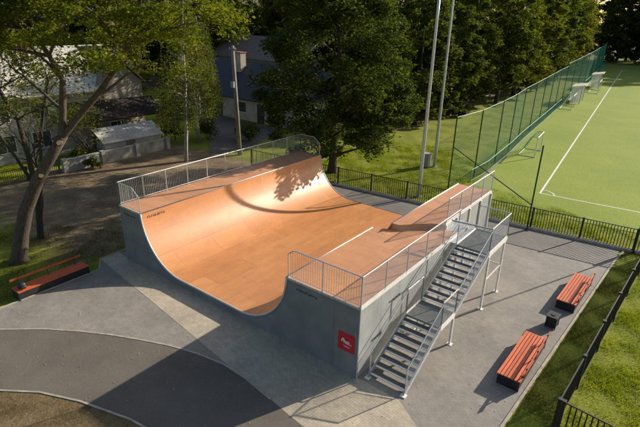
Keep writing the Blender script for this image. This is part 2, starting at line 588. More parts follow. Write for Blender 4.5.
# decks
MB().box(0, XB, 0, W, H-.08, H).build('deck', 'deck', rp)
dk = MB().prism([(XC, 0), (XD, 0), (XD, Y3), (XE+.02, Y3), (XE+.02, 6.42), (XC, 6.08)], 2, H-.08, H)
dk.build('deck', 'deck', rp)
front = [(XE, 6.6), (12.4, 6.62), (12.72, 6.95), (13.1, 7.4), (13.5, 7.78), (XG, 8.1)]
base = [(XE, 6.5), (12.46, 6.44), (12.84, 6.76), (13.24, 7.2), (13.66, 7.58), (14.12, 7.9)]
MB().prism(front + [(XG, W), (XE, W)], 2, H2-.07, H2).build('raised_deck', 'deck', rp)
bk = MB()
nseg = 10
rows = []
for (fx, fy), (bx, by) in zip(front, base):
    rows.append([(bx+(fx-bx)*math.sin(t), by+(fy-by)*math.sin(t), H+.003+(H2-H)*(1-math.cos(t))) for t in np.linspace(0, math.pi/2, nseg)])
for i in range(len(rows)-1):
    for j in range(nseg-1):
        bk.add([rows[i][j], rows[i+1][j], rows[i+1][j+1], rows[i][j+1]], [(0, 1, 2, 3)])
bk.add([r for r in rows[0]] + [(XE, 6.6, H)], [tuple(range(nseg+1))])
bk.add([r for r in rows[-1]] + [(rows[-1][-1][0], rows[-1][-1][1], H)], [tuple(range(nseg+1))])
bk.build('bank', 'deck', rp)
MB().box(XG+.01, XD-.004, Y3+.003, 9.7, H-.06, H-.01).build('grating', 'galvd', rp)

# side panels in the near and far planes
def side_poly(prof_r, xr, zr):
    up = [(x, z-.05) for x, z in PA_in]
    return up
def side(y0, y1, rprof, xd, zr):
    m = MB()
    lp = left_prof()
    top = [(0, H-.08)] + [(XB-.0, H-.08)] + [(x, z-.045) for x, z in lp[2:]] + [(x, z-.045) for x, z in rprof[:-2]] + [(rprof[-1][0], zr-.08), (xd, zr-.08)]
    n = len(top)
    for a, b in zip(top[:-1], top[1:]):
        if b[0]-a[0] < 1e-6:
            continue
        m.prism([(a[0], 0.0), (b[0], 0.0), b, a], 1, y0, y1)
    return m
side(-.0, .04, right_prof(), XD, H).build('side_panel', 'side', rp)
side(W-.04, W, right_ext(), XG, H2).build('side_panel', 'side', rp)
for x in (.92, 12.45, 13.6):
    MB().box(x-.012, x+.012, -.006, -.0005, .02, H-.1).build('panel_joint', 'side', rp)
# aluminium trim following the profile
for y, rpf in ((-.02, right_prof()), (W+.02, right_ext())):
    pts = [(XB, y, H)] + [(x, y, z-.012) for x, z in left_prof()[1:]] + [(x, y, z-.012) for x, z in rpf]
    pts = [p_ for i_, p_ in enumerate(pts) if i_ == 0 or math.dist(p_, pts[i_-1]) > 1e-4]
    MB().tube(pts, .042, 8).build('edge_trim', 'trim', rp, smooth=True)
MB().beam((0, -.016, H-.035), (XB, -.016, H-.035), .03, .085).build('edge_trim', 'galv', rp)
MB().beam((XC, -.016, H-.035), (XD, -.016, H-.035), .03, .085).build('edge_trim', 'galv', rp)
# coping
MB().tube([(XB+.005, 0.0, H+.004), (XB+.005, W, H+.004)], .026, 8).build('coping', 'trim', rp, smooth=True)
MB().tube([(XC-.005, .0, H+.004), (XC-.005, 6.08, H+.004)], .026, 8).build('coping', 'trim', rp, smooth=True)
MB().tube([(XE-.005, 6.6, H2+.004), (XE-.005, W, H2+.004)], .03, 8).build('coping', 'white', rp, smooth=True)
# outer walls: metal sheets, visible joints
def wall_x(x0, x1, ya, yb, z0, z1, n, mat, name='outer_wall'):
    m = MB()
    for i in range(n):
        a = ya+(yb-ya)*i/n
        b = ya+(yb-ya)*(i+1)/n
        m.box(x0, x1, a+.006, b-.006, z0, z1)
    m.box(x0+.01 if x1 > 5 else x0, x1-.01, ya, yb, z0, z1-.01)
    return m.build(name, mat, rp)
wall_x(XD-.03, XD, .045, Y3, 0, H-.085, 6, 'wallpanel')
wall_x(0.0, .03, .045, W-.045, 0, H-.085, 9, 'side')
m = MB()
for a, b in ((8.2, 9.4), (9.62, 10.9), (11.3, 12.5), (12.7, W-.1)):
    m.box(XG-.04, XG-.005, a, b, 0.02, H2-.08)
m.build('outer_wall', 'wallpanel', rp)
m = MB()
for y in (8.25, 9.5, 11.1, 12.6, W-.06):
    m.box(XG-.005, XG+.075, y-.04, y+.04, 0, H2-.08)
m.build('wall_post', 'white', rp)
MB().box(XG, XD-.035, Y3-.04, Y3, 0, H-.085).build('outer_wall', 'wallpanel', rp)
MB().beam((XD-.005, 0, H-.04), (XD-.005, Y3, H-.04), .058, .1).build('edge_trim', 'white', rp)
MB().beam((XG-.005, 8.2, H2-.03), (XG-.005, W, H2-.03), .058, .09).build('edge_trim', 'white', rp)
MB().beam((XD+.005, -.012, 0.02), (XD+.005, -.012, H), .04, .04).build('corner_trim', 'galv', rp)
m = MB()
for (x, y) in ((XG-.05, W-.05), (XG-.05, 11.1), (12.3, W-.05)):
    m.box(x-.05, x+.0, y-.05, y, 0, H2-.08)
m.build('leg', 'white', rp)

def bar_rail(p, q, z, h=1.2, post_every=1.42, chamfer=None, name='railing', mat='galv', pitch=.105, post_ends=True):
    """railing of vertical bars between (x,y) p and q, standing on z"""
    p, q = Vector(p), Vector(q)
    L = (q-p).length
    d = (q-p)/L
    m = MB()
    def top(s):
        if chamfer:
            a, c = chamfer
            if a == 'start' and s < c: return h-(c-s)*.75
            if a == 'end' and s > L-c: return h-(s-(L-c))*.75
        return h
    def P(s, zz): return (p.x+d.x*s, p.y+d.y*s, z+zz)
    pts = [P(0, top(0))] + ([P(chamfer[1], h)] if chamfer and chamfer[0] == 'start' else []) + \
          ([P(L-chamfer[1], h)] if chamfer and chamfer[0] == 'end' else []) + [P(L, top(L))]
    for a, b in zip(pts[:-1], pts[1:]):
        m.tube([a, b], .024, 6)
    m.tube([P(0, .07), P(L, .07)], .015, 6)
    n = int(L/pitch)
    for i in range(1, n):
        s = L*i/n
        m.tube([P(s, .07), P(s, top(s))], .0092, 4, False)
    k = max(1, round(L/post_every))
    for i in range(k+1):
        s = L*i/k
        m.tube([P(s, 0), P(s, top(s))], .024, 6)
        m.tube([P(s, -.012), P(s, .012)], .05, 6)
    return m.build(name, mat, rp, smooth=False)
bar_rail((XC+.06, .03), (XD-.03, .03), H, post_every=1.65, chamfer=('start', .28))
bar_rail((.03, .03), (.03, W-.03), H, post_every=1.42)
bar_rail((.03, .03), (XB-.06, .03), H, post_every=2.0, chamfer=('end', .5))
bar_rail((.03, W-.03), (XB-.06, W-.03), H, post_every=2.0, chamfer=('end', .5))

def mesh_rail(p, q, h=1.2, wires=True, post_every=1.55, parent=None, low=.06, cell=.05, wire=.0026, posts=True, cellz=None, mat='mesh', name='mesh_railing', drop=0.0):
    """p,q: 3-D base points (may slope); wire-mesh infill"""
    p, q = Vector(p), Vector(q)
    L = math.hypot(q.x-p.x, q.y-p.y)
    def P(s, zz):
        t = s/L
        return (p.x+(q.x-p.x)*t, p.y+(q.y-p.y)*t, p.z+(q.z-p.z)*t+zz)
    fr = MB()
    fr.tube([P(0, h), P(L, h)], .024, 6)
    fr.tube([P(0, low), P(L, low)], .016, 6)
    k = max(1, round(L/post_every))
    for i in range(k+1):
        s = L*i/k
        fr.tube([P(s, -drop), P(s, h)], .024, 6)
    o = fr.build(name, 'galv', parent)
    if not wires:
        return o
    m = MB()
    n = int(L/cell)
    for i in range(1, n):
        s = L*i/n
        m.tube([P(s, low), P(s, h)], wire, 3, False)
    kz = int((h-low)/(cellz or cell))
    for i in range(1, kz):
        zz = low+(h-low)*i/kz
        m.tube([P(0, zz), P(L, zz)], wire, 3, False)
    m.build('wire_mesh', mat, o, recalc=False)
    return o
mesh_rail((XD-.02, .03, H), (XD-.02, 8.08, H), parent=rp, drop=.22)
mesh_rail((XG-.02, 8.35, H2), (XG-.02, W-.04, H2), parent=rp, post_every=1.45, drop=.1)

# lettering-like dark marks and the red plate
def lettering(o_, ux, uz, wd, ht, n, parent, name='lettering', mat='decal', seed=1):
    """row of small letter-sized strokes; ux, uz unit vectors, 3 mm thick"""
    r = random.Random(seed)
    o_, ux, uz = Vector(o_), Vector(ux), Vector(uz)
    m = MB()
    cw = wd/n
    for i in range(n):
        a = o_+ux*(cw*i)
        m.beam(a+uz*0, a+uz*ht, .02, .006, ux.cross(uz))
        kind = (2, 1, 0, 3, 2, 0, 2, 1, 3)[(i+seed) % 9]
        if kind in (0, 1, 3):
            m.beam(a+uz*ht*.97, a+ux*cw*.62+uz*ht*.97, .02, .006, ux.cross(uz))
        if kind in (0, 2):
            m.beam(a+uz*.01, a+ux*cw*.62+uz*.01, .02, .006, ux.cross(uz))
        if kind in (1, 3):
            m.beam(a+uz*ht*.5, a+ux*cw*.6+uz*ht*.5, .02, .006, ux.cross(uz))
        if kind == 2:
            m.beam(a+ux*cw*.6, a+ux*cw*.6+uz*ht, .02, .006, ux.cross(uz))
    return m.build(name, mat, parent)
lettering((11.84, -.004, 2.62), (1, 0, 0), (0, 0, 1), 1.0, .09, 9, rp)
lettering((.35, -.004, 2.62), (1, 0, 0), (0, 0, 1), 1.0, .09, 9, rp, seed=1)
lettering((XD+.004, 1.98, 2.25), (0, 1, 0), (0, 0, 1), .85, .09, 9, rp)
lettering((XD+.004, .86, 1.13), (0, 1, 0), (0, 0, 1), .72, .09, 9, rp)
q1 = left_prof(40)[3]
lettering((q1[0]+.012, .35, q1[1]), (0, 1, 0), (-.25, 0, .97), 1.0, .12, 9, rp)
sg = MB().box(13.83, 14.56, -.012, -.001, .99, 1.76).build('sign_plate', 'red', rp)
em = MB()
zc = 1.36
def blob(cx, cz, rx, rz, y=-.0165, n=12):
    em.prism([(cx+rx*math.cos(t), cz+rz*math.sin(t)) for t in np.linspace(0, 2*math.pi, n, endpoint=False)], 1, y, y+.004)
def stroke(pts, wd=.032):
    for a, b in zip(pts[:-1], pts[1:]):
        em.beam((a[0], -.0145, a[1]), (b[0], -.0145, b[1]), wd, .005, (0, 1, 0))
        blob(b[0], b[1], wd/2, wd/2, -.0172)
# sloping script-like emblem, three arches with a tall first stroke and a tail
stroke([(13.93, 1.33), (13.95, 1.47), (14.0, 1.53), (14.05, 1.5), (14.03, 1.42), (13.96, 1.40)], .04)
stroke([(14.07, 1.31), (14.08, 1.48), (14.13, 1.42), (14.17, 1.31)], .04)
stroke([(14.2, 1.42), (14.21, 1.33), (14.27, 1.31), (14.31, 1.37), (14.27, 1.44), (14.21, 1.42)], .038)
stroke([(14.35, 1.47), (14.36, 1.31), (14.42, 1.33)], .036)
blob(14.48, 1.32, .024, .024)
stroke([(14.02, 1.2), (14.42, 1.17)], .014)
stroke([(14.1, 1.145), (14.36, 1.12)], .012)
em.v = [(14.2+(x-14.2)*.78, y, 1.36+(z-1.36)*.85) for x, y, z in em.v]
em.build('emblem', 'signwhite', sg)

# ------------------------------------------------------------------ staircase
stc = thing('metal_staircase', 'galvanised steel staircase with mid landing and mesh rails beside the ramp', 'staircase', (15.7, 4.5, 0))
SX0, SX1 = 15.02, 16.5
LZ, UZ = 1.45, 2.86
ya, yb, yc, yd, ye = .42, 2.9, 4.2, 7.3, 9.65
def stringer(x, y0, z0, y1, z1):
    MB().beam((x, y0, z0), (x, y1, z1), .05, .2).build('stringer', 'galvd' if x < 15.5 else 'galv', stc)
for x in (SX0, SX1):
    stringer(x, ya-.08, .02, yb, LZ-.07)
    stringer(x, yc, LZ-.02, yd, UZ-.08)
    MB().beam((x, yb, LZ-.08), (x, yc, LZ-.08), .05, .18).build('landing_beam', 'white', stc)
    MB().beam((x, yd, UZ-.09), (x, ye, UZ-.09), .06, .2).build('landing_beam', 'white', stc)
def treads(y0, z0, y1, z1, n):
    for i in range(n):
        t = (i+1)/(n+1)
        y = y0+(y1-y0)*(i+.5)/n
        z = z0+(z1-z0)*(i+1)/(n+1)
        m = MB()
        d = (y1-y0)/n
        m.box(SX0+.03, SX1-.03, y-.115, y+.13, z-.012, z+.0)
        o = m.build('tread', 'tread', stc)
        MB().box(SX0+.035, SX1-.035, y-.175, y-.1, z-.03, z+.006).build('nosing', 'white', o)
treads(ya, 0, yb, LZ, 8)
treads(yc, LZ, yd, UZ, 9)
def grating(y0, y1, z):
    m = MB()
    n = int((y1-y0)/.034)
    for i in range(n+1):
        y = y0+(y1-y0)*i/n
        m.box(SX0+.03, SX1-.03, y-.004, y+.011, z-.03, z)
    k = int((SX1-SX0)/.1)
    for i in range(1, k):
        x = SX0+(SX1-SX0)*i/k
        m.box(x-.004, x+.004, y0, y1, z-.028, z-.003)
    m.box(SX0+.03, SX1-.03, y0-.03, y0-.006, z-.1, z+.004)
    m.box(SX0+.03, SX1-.03, y1+.006, y1+.03, z-.1, z+.004)
    m.build('landing', 'landing', stc)
grating(yb+.03, yc-.03, LZ)
grating(yd+.03, ye-.03, UZ)
def post(x, y, z1):
    o = MB().box(x-.04, x+.04, y-.04, y+.04, 0, z1).build('post', 'white', stc)
    MB().box(x-.11, x+.11, y-.11, y+.11, .012, .03).build('foot_plate', 'white', o)
post(SX1, 4.1, LZ-.17)
post(SX0, 4.1, LZ-.17)
for x in (SX0, SX1):
    post(x, 7.42, UZ-.19)
    post(x, 9.4, UZ-.19)
MB().beam((SX1, 7.46, 1.5), (SX1, 9.36, 1.5), .04, .05).build('brace', 'white', stc)
MB().beam((SX0+.04, 9.4, 1.5), (SX1-.04, 9.4, 1.5), .04, .05).build('brace', 'white', stc)
MB().box(SX1-.1, SX1+.1, ya-.22, ya-.02, .014, .05).build('foot_plate', 'white', stc)
MB().box(SX0-.1, SX0+.1, ya-.22, ya-.02, .014, .05).build('foot_plate', 'white', stc)
for x in (SX0, SX1):
    mesh_rail((x, ya-.02, .12), (x, yb, LZ+.02), 1.0, x > 16, 2.6, stc, .1, .05, .0022, name='stair_railing')
    mesh_rail((x, yb, LZ), (x, yc, LZ), 1.1, x > 16, 1.3, stc, .06, .05, .0022, name='landing_railing')
    mesh_rail((x, yc, LZ+.02), (x, yd, UZ+.05), 1.0, x > 16, 1.7, stc, .1, .05, .0022, name='stair_railing')
mesh_rail((SX1, yd, UZ), (SX1, ye, UZ), 1.18, True, 2.3, stc, name='landing_railing', wire=.0022)
mesh_rail((XD+.32, ye, UZ), (SX1, ye, UZ), 1.18, True, 1.5, stc, name='landing_railing', wire=.0022)
MB().beam((XD+.02, 7.08, UZ+1.17), (SX1, 7.3, UZ+1.17), .05, .06).build('gate_bar', 'galvd', stc)
MB().tube([(XD+.28, 7.35, UZ), (XD+.28, 7.35, UZ+.62)], .022, 6).build('threshold_post', 'white', stc)
MB().beam((XD+.28, 7.35, UZ+.02), (XD+.28, 9.6, UZ+.02), .05, .07).build('threshold', 'white', stc)
MB().box(XD+.004, SX0-.03, yd+.05, ye-.05, UZ-.03, UZ-.002).build('landing', 'galvd', stc)

# ------------------------------------------------------------------ benches and bins
def make_bench(loc, rz, label):
    b = thing('bench', label, 'bench', (0, 0, 0), 'red slatted benches round the plaza')
    # length along local Y, back at local +X; origin at middle of the seat front-to-back
    L = 3.3
    bx = MB()
    for y in (-L/2+.03, L/2-.03):
        bx.box(-.40, .40, y-.025, y+.025, 0, .40)
    bx.box(-.40, -.375, -L/2+.055, L/2-.055, .10, .40)
    bx.box(.375, .40, -L/2+.055, L/2-.055, .10, .40)
    bx.box(-.36, .36, -.025, .025, 0, .395)
    bx.build('frame', 'blackbox', b)
    sw = .098
    for i in range(7):
        x = -.43+.125*i
        MB().box(x, x+sw, -L/2, L/2, .405, .445).build('seat_slat', 'wood', b)
    for y in (-L/2+.35, 0, L/2-.35):
        s = MB()
        s.beam((.395, y, .38), (.47, y, .86), .05, .02, (0, 1, 0))
        s.beam((.33, y, .452), (.41, y, .456), .05, .018)
        s.build('back_bracket', 'blackbox', b)
    for k, z in enumerate((.62, .78)):
        MB().beam((.425+.025*k, -L/2, z), (.425+.025*k, L/2, z), .032, .1).build('back_slat', 'wood', b) if k else None
    b.location = loc
    b.rotation_euler = (0, 0, rz)
    return b
b1 = make_bench((19.22, 4.72, .012), -.012, 'red slatted bench nearest the camera, beside the grass strip')
b2 = copy_tree(b1, (19.6, 11.45, .012), -.03, 'red slatted bench farther along the grass strip, behind the litter bin')
b3 = copy_tree(b1, (-.18, -3.75, .012), math.pi+.02, 'red slatted bench at the left edge of the paving, below the leaning tree')
b3.scale = (.8, 1.0, 1.0)

def make_bin(loc, rz, label, group):
    t = thing('litter_bin', label, 'litter bin', (0, 0, 0), group)
    m = MB()
    m.box(-.2, .2, -.24, .24, .05, .50)
    m.build('body', 'blackbox', t)
    for (x, y) in ((-.2, -.24), (.2, -.24), (-.2, .24), (.2, .24)):
        MB().box(x-.02, x+.02, y-.02, y+.02, 0, .53).build('corner_post', 'black', t)
    MB().box(-.24, .24, -.28, .28, .53, .56).build('lid', 'blackbox', t)
    MB().tube([(0, 0, .562), (0, 0, .585)], .1, 16).build('ashtray', 'black', t)
    t.location = loc
    t.rotation_euler = (0, 0, rz)
    return t
make_bin((19.42, 8.15, .012), -.03, 'black square litter bin between the two right benches', 'litter bins')

# dark rounded bag left on the bench
bag = MB()
for iu in range(10):
    pass
def ellipsoid(m, c, r, nu=14, nv=9, sq=1.0, jit=0):
    k = len(m.v)
    for i in range(nv+1):
        ph = -math.pi/2+math.pi*i/nv
        for j in range(nu):
            th = 2*math.pi*j/nu
            cx = math.copysign(abs(math.cos(th))**sq, math.cos(th))*math.cos(ph)**sq if math.cos(ph) > 1e-9 else 0
            cy = math.copysign(abs(math.sin(th))**sq, math.sin(th))*math.cos(ph)**sq if math.cos(ph) > 1e-9 else 0
            q = 1+jit*math.sin(3*th+i)
            m.v.append((c[0]+r[0]*cx*q, c[1]+r[1]*cy*q, c[2]+r[2]*math.copysign(abs(math.sin(ph))**sq, math.sin(ph))))
    for i in range(nv):
        for j in range(nu):
            a = k+i*nu+j
            b = k+i*nu+(j+1) % nu
            m.f.append((a, b, b+nu, a+nu))
bt = thing('bag', 'dark rounded bag resting on the near end of the left bench', 'bag', (-.12, -5.1, .46))
m = MB()
ellipsoid(m, (-.12, -5.1, .46+.145), (.19, .17, .15), sq=.75, jit=.04)
m.build('body', 'blackbox', bt, smooth=True)
m = MB()
m.tube([(-.12, -5.19, .77), (-.12, -5.19, .83), (-.12, -5.1, .86), (-.12, -5.0, .83), (-.12, -5.0, .77)], .012, 6)
m.build('handle', 'black', bt)
m = MB()
ellipsoid(m, (.08, -5.1, .57), (.06, .13, .08), sq=.8)
m.build('pocket', 'blackbox', bt, smooth=True)

# ------------------------------------------------------------------ fences
def picket_fence(pts, name, label, h=1.4, spacing=2.8, first=0, pitch=.155, group=None):
    t = thing(name, label, 'fence', (pts[0][0], pts[0][1], 0), group)
    a, b = Vector(pts[0]), Vector(pts[1])
    L = (b-a).length
    d = (b-a)/L
    ss = []
    s = first
    if first > .3: ss.append(0)
    while s < L-.3:
        ss.append(s)
        s += spacing
    ss.append(L)
    def P(s, z): return (a.x+d.x*s, a.y+d.y*s, z)
    for s in ss:
        o = MB().beam(P(s, 0), P(s, h+.05), .11, .11).build('post', 'black', t)
        MB().beam(P(s, h+.05), P(s, h+.065), .125, .125).build('post_cap', 'black', o)
    for s0, s1 in zip(ss[:-1], ss[1:]):
        m = MB()
        m.beam(P(s0+.055, h), P(s1-.055, h), .04, .04)
        m.beam(P(s0+.055, .16), P(s1-.055, .16), .04, .04)
        n = max(2, int((s1-s0-.11)/pitch))
        for i in range(1, n):
            q = s0+.055+(s1-s0-.11)*i/n
            m.beam(P(q, .12), P(q, h), .042, .016)
        m.build('fence_panel', 'black', t)
    return t
picket_fence([FE(-7), FE(26.5)], 'metal_fence', 'long black picket fence between the plaza and the sports pitch', first=5.67+.0, spacing=2.815)
cx_, cy_ = 21.07, 1.85
picket_fence([(cx_, cy_), (21.86, 18.82)], 'metal_fence', 'black picket fence along the grass strip behind the right benches', first=2.83, spacing=2.83)
picket_fence([(cx_+.12, cy_-.01), (28, 1.2)], 'metal_fence', 'short black picket fence leading off the bottom right corner', first=2.8, spacing=2.8)

# ball-stop: tall posts with a green net along the pitch side
NL = [(8.28, 21.9), (8.62, 26.1), (8.3, 31.8), (7.9, 36.6), (7.2, 41.8), (6.75, 47.2), (6.2, 53), (5.6, 59), (5.0, 65), (4.5, 71), (3.8, 79), (3.0, 88), (2.1, 98), (1.0, 109), (-.3, 121), (-1.8, 134), (-3.8, 150)]
bs = thing('ball_stop_net', 'tall green ball stop net on dark posts along the left side of the pitch', 'ball net', (NL[0][0], NL[0][1], 0))
def nh(i): return 5.5 if i < 9 else 5.9
for i, (x, y) in enumerate(NL):
    MB().tube([(x, y, 0), (x, y, nh(i))], .05, 8).build('post', 'postgreen', bs)
for i in range(len(NL)-1):
    (x0, y0), (x1, y1) = NL[i], NL[i+1]
    m = MB()
    L = math.dist(NL[i], NL[i+1])
    cell = .14 if i < 4 else .2
    n = int(L/cell)
    r = .004 if i < 4 else .0048
    hh = min(nh(i), nh(i+1))-.05
    z_lo = .1
    if i < 1:
        r = .003
    for j in range(n+1):
        t = j/n
        m.tube([(x0+(x1-x0)*t, y0+(y1-y0)*t, z_lo), (x0+(x1-x0)*t, y0+(y1-y0)*t, hh)], r, 3, False)
    kz = int((hh-z_lo)/cell)
    for k in range(kz+1):
        z = z_lo+(hh-z_lo)*k/kz
        m.tube([(x0, y0, z), (x1, y1, z)], r, 3, False)
    m.build('net', 'netgreen', bs, recalc=False)
    MB().tube([(x0, y0, hh+.03), (x1, y1, hh+.03)], .015, 5).build('top_cable', 'postgreen', bs)
MB().tube([(8.28, 21.9, 3.3), (15.4, 17.83, 1.75)], .035, 6).build('brace', 'postgreen', bs)
def lone(loc, h, label):
    t = thing('net_post', label, 'net post', (*loc, 0), 'spare ball net posts by the picket fence')
    MB().tube([(*loc, 0), (*loc, h)], .045, 8).build('shaft', 'postgreen', t)
    MB().box(loc[0]-.12, loc[0]+.12, loc[1]-.12, loc[1]+.12, .0, .03).build('base_plate', 'postgreen', t)
    return t
lone((15.4, 17.9), 5.45, 'tall bare green post standing at the picket fence behind the staircase')
lone((21.15, 18.75), 5.45, 'tall bare green post at the right edge beside the picket fence')

bl = thing('barrier_fence', 'low pale teal barrier along the pitch side under the tall net', 'barrier', (9.0, 26.4, 0))
BL = [(8.95, 24.6), (9.0, 28.0), (8.65, 32), (8.25, 36.5), (7.6, 42), (7.05, 48), (6.5, 54), (5.9, 60), (5.3, 66), (4.8, 72), (4.1, 80), (3.3, 90), (2.3, 101), (1.1, 113), (-.4, 127), (-2.6, 146)]
for i in range(len(BL)-1):
    (x0, y0), (x1, y1) = BL[i], BL[i+1]
    m = MB()
    m.tube([(x0, y0, 1.05), (x1, y1, 1.05)], .03, 6)
    m.tube([(x0, y0, .12), (x1, y1, .12)], .02, 6)
    m.tube([(x0, y0, 0), (x0, y0, 1.05)], .03, 6)
    n = int(math.dist(BL[i], BL[i+1])/.11)
    for j in range(1, n):
        t = j/n
        m.tube([(x0+(x1-x0)*t, y0+(y1-y0)*t, .12), (x0+(x1-x0)*t, y0+(y1-y0)*t, 1.05)], .0065, 3, False)
    m.build('barrier_panel', 'barteal', bl, recalc=False)

# light masts
def mast(x, y, h, label, r0=.14, r1=.085):
    t = thing('light_mast', label, 'light mast', (x, y, 0), 'light masts behind the picket fence')
    n = 8
    MB().tube([(x, y, h*i/n) for i in range(n+1)], [r0+(r1-r0)*i/n for i in range(n+1)], 14).build('shaft', 'galv', t, smooth=True)
    MB().tube([(x, y, 0), (x, y, .05)], .28, 14).build('base_flange', 'galvd', t)
    MB().box(x-.05, x+.05, y-r0-.012, y-r0+.02, .6, 1.1).build('hatch', 'galvd', t)
    m = MB()
    m.beam((x-.9, y, h-.05), (x+.9, y, h-.05), .1, .1)
    m.build('crossarm', 'galvd', t)
    for dx in (-.75, 0, .75):
        q = MB().box(x+dx-.22, x+dx+.22, y-.16, y+.16, h+.05, h+.4).build('floodlight', 'galvd', t)
mast(7.36, 18.85, 13.75, 'nearer galvanised light mast standing just behind the picket fence')
mast(4.87, 26.5, 15.5, 'farther galvanised light mast beside the small concrete cabinet')
cb = thing('utility_cabinet', 'small pale concrete cabinet at the foot of the farther light mast', 'cabinet', (4.35, 26.0, 0))
MB().box(4.05, 4.6, 25.8, 26.3, 0, 1.15).build('body', 'conc', cb)
MB().box(4.0, 4.65, 25.75, 26.35, 1.15, 1.22).build('lid', 'conc', cb)
MB().box(4.12, 4.53, 25.785, 25.8, .2, 1.0).build('door', 'galvd', cb)

# goals and dugouts
def goal(x, y, rz, wd, h, dp, label, netmat):
    t = thing('football_goal', label, 'football goal', (0, 0, 0), 'portable football goals beside the pitch')
    m = MB()
    r = .05
    m.tube([(-wd/2, 0, 0), (-wd/2, 0, h)], r, 8)
    m.tube([(wd/2, 0, 0), (wd/2, 0, h)], r, 8)
    m.tube([(-wd/2, 0, h), (wd/2, 0, h)], r, 8)
    m.build('goal_frame', 'white', t)
    m = MB()
    for s in (-1, 1):
        m.tube([(s*wd/2, 0, h), (s*wd/2, dp*.4, h)], .03, 6)
        m.tube([(s*wd/2, dp*.4, h), (s*wd/2, dp, .03)], .03, 6)
        m.tube([(s*wd/2, 0, .03), (s*wd/2, dp, .03)], .03, 6)
    m.tube([(-wd/2, dp, .03), (wd/2, dp, .03)], .03, 6)
    m.build('back_frame', 'galv', t)
    m = MB()
    n = int(wd/.15)
    for i in range(n+1):
        xx = -wd/2+wd*i/n
        m.tube([(xx, 0, h), (xx, dp*.4, h), (xx, dp, .03)], .006, 3, False)
    for k in range(12):
        tt = k/11
        m.tube([(-wd/2, dp*.4+dp*.6*tt, h+(.03-h)*tt), (wd/2, dp*.4+dp*.6*tt, h+(.03-h)*tt)], .006, 3, False)
    m.build('net', netmat, t, recalc=False)
    t.location = (x, y, .02)
    t.rotation_euler = (0, 0, rz)
    return t
goal(10.55, 37.2, math.pi/2+.1, 3.0, 1.9, 1.5, 'nearest small goal with green net at the left edge of the pitch', 'netgreen')
goal(7.0, 67.0, math.pi/2+.1, 3.2, 2.0, 1.6, 'white goal in front of the nearer dugout', 'line')
goal(6.5, 88.5, math.pi/2+.1, 4.6, 2.0, 1.6, 'white goal in front of the farther dugout', 'line')
def dugout(x, y, rz, label):
    t = thing('dugout', label, 'dugout', (0, 0, 0), 'team dugouts beside the pitch')
    w_, d_, h_ = 4.2, 1.7, 2.5
    MB().prism([(-.15, h_+.25), (d_+.1, h_-.05), (d_+.1, h_+.02), (-.15, h_+.34)], 0, -w_/2-.1, w_/2+.1).build('roof', 'cream', t)
    m = MB()
    m.box(-w_/2, w_/2, d_-.04, d_, .1, h_-.1)
    m.build('back_wall', 'clear', t)
    for s in (-1, 1):
        m = MB()
        m.box(s*w_/2-.02, s*w_/2+.02, 0.3, d_-.05, .1, h_-.05)
        m.build('side_wall', 'clear', t)
        MB().box(s*w_/2-.03, s*w_/2+.03, .22, .3, 0, h_+.1).build('post', 'galvd', t)
    m = MB()
    m.box(-w_/2+.1, w_/2-.1, d_-.55, d_-.1, .42, .47)
    for x_ in (-1.5, 0, 1.5):
        m.box(x_-.03, x_+.03, d_-.4, d_-.3, 0, .42)
    m.build('bench', 'blackbox', t)
    t.location = (x, y, .0)
    t.rotation_euler = (0, 0, rz)
dugout(6.9, 74.0, math.pi/2+.1, 'nearer cream roofed dugout at the left edge of the pitch')
dugout(5.6, 95.0, math.pi/2+.1, 'farther cream roofed dugout at the left edge of the pitch')

# ------------------------------------------------------------------ foliage
def leaves(name, clumps, size, mat, parent=None, seed=0, flat=.35, org=None):
    """clumps: (x, y, z, rx, ry, rz, n); small folded leaf faces spread through each clump"""
    g = np.random.default_rng(seed)
    cs = []
    for (x, y, z, rx, ry, rz, n) in clumps:
        d = g.normal(size=(int(n), 3))
        d /= np.linalg.norm(d, axis=1, keepdims=True)
        rad = g.uniform(.25, 1.0, (int(n), 1))**.6
        cs.append(np.array([x, y, z]) + d*rad*np.array([rx, ry, rz])*(1+.18*g.normal(size=(int(n), 1))))
    c = np.concatenate(cs)
    n = len(c)
    a = g.normal(size=(n, 3))
    a[:, 2] *= flat
    a /= np.linalg.norm(a, axis=1, keepdims=True)
    b = g.normal(size=(n, 3))
    b[:, 2] *= .6
    b -= a*(a*b).sum(1, keepdims=True)
    b /= np.linalg.norm(b, axis=1, keepdims=True)
    s = size*g.uniform(.55, 1.35, (n, 1))
    v = np.empty((n, 4, 3))
    nn = np.cross(a, b)
    v[:, 0] = c-a*s*.6
    v[:, 1] = c+b*s*.36 + nn*s*.12
    v[:, 2] = c+a*s*.6
    v[:, 3] = c-b*s*.36 + nn*s*.12
    if parent is not None and org is None:
        org = ORG.get(parent.name, Vector((0, 0, 0)))
    if org is not None:
        v -= np.array(org)
    me = bpy.data.meshes.new(name)
    me.vertices.add(n*4)
    me.vertices.foreach_set('co', v.reshape(-1).astype(np.float32))
    me.loops.add(n*4)
    me.loops.foreach_set('vertex_index', np.arange(n*4, dtype=np.int32))
    me.polygons.add(n)
    me.polygons.foreach_set('loop_start', np.arange(0, n*4, 4, dtype=np.int32))
    me.polygons.foreach_set('loop_total', np.full(n, 4, dtype=np.int32))
    me.update(calc_edges=True)
    me.materials.append(MT[mat])
    o = bpy.data.objects.new(name, me)
    C.objects.link(o)
    if parent:
        o.parent = parent
        ORG[o.name] = ORG.get(parent.name, Vector((0, 0, 0)))
    return o

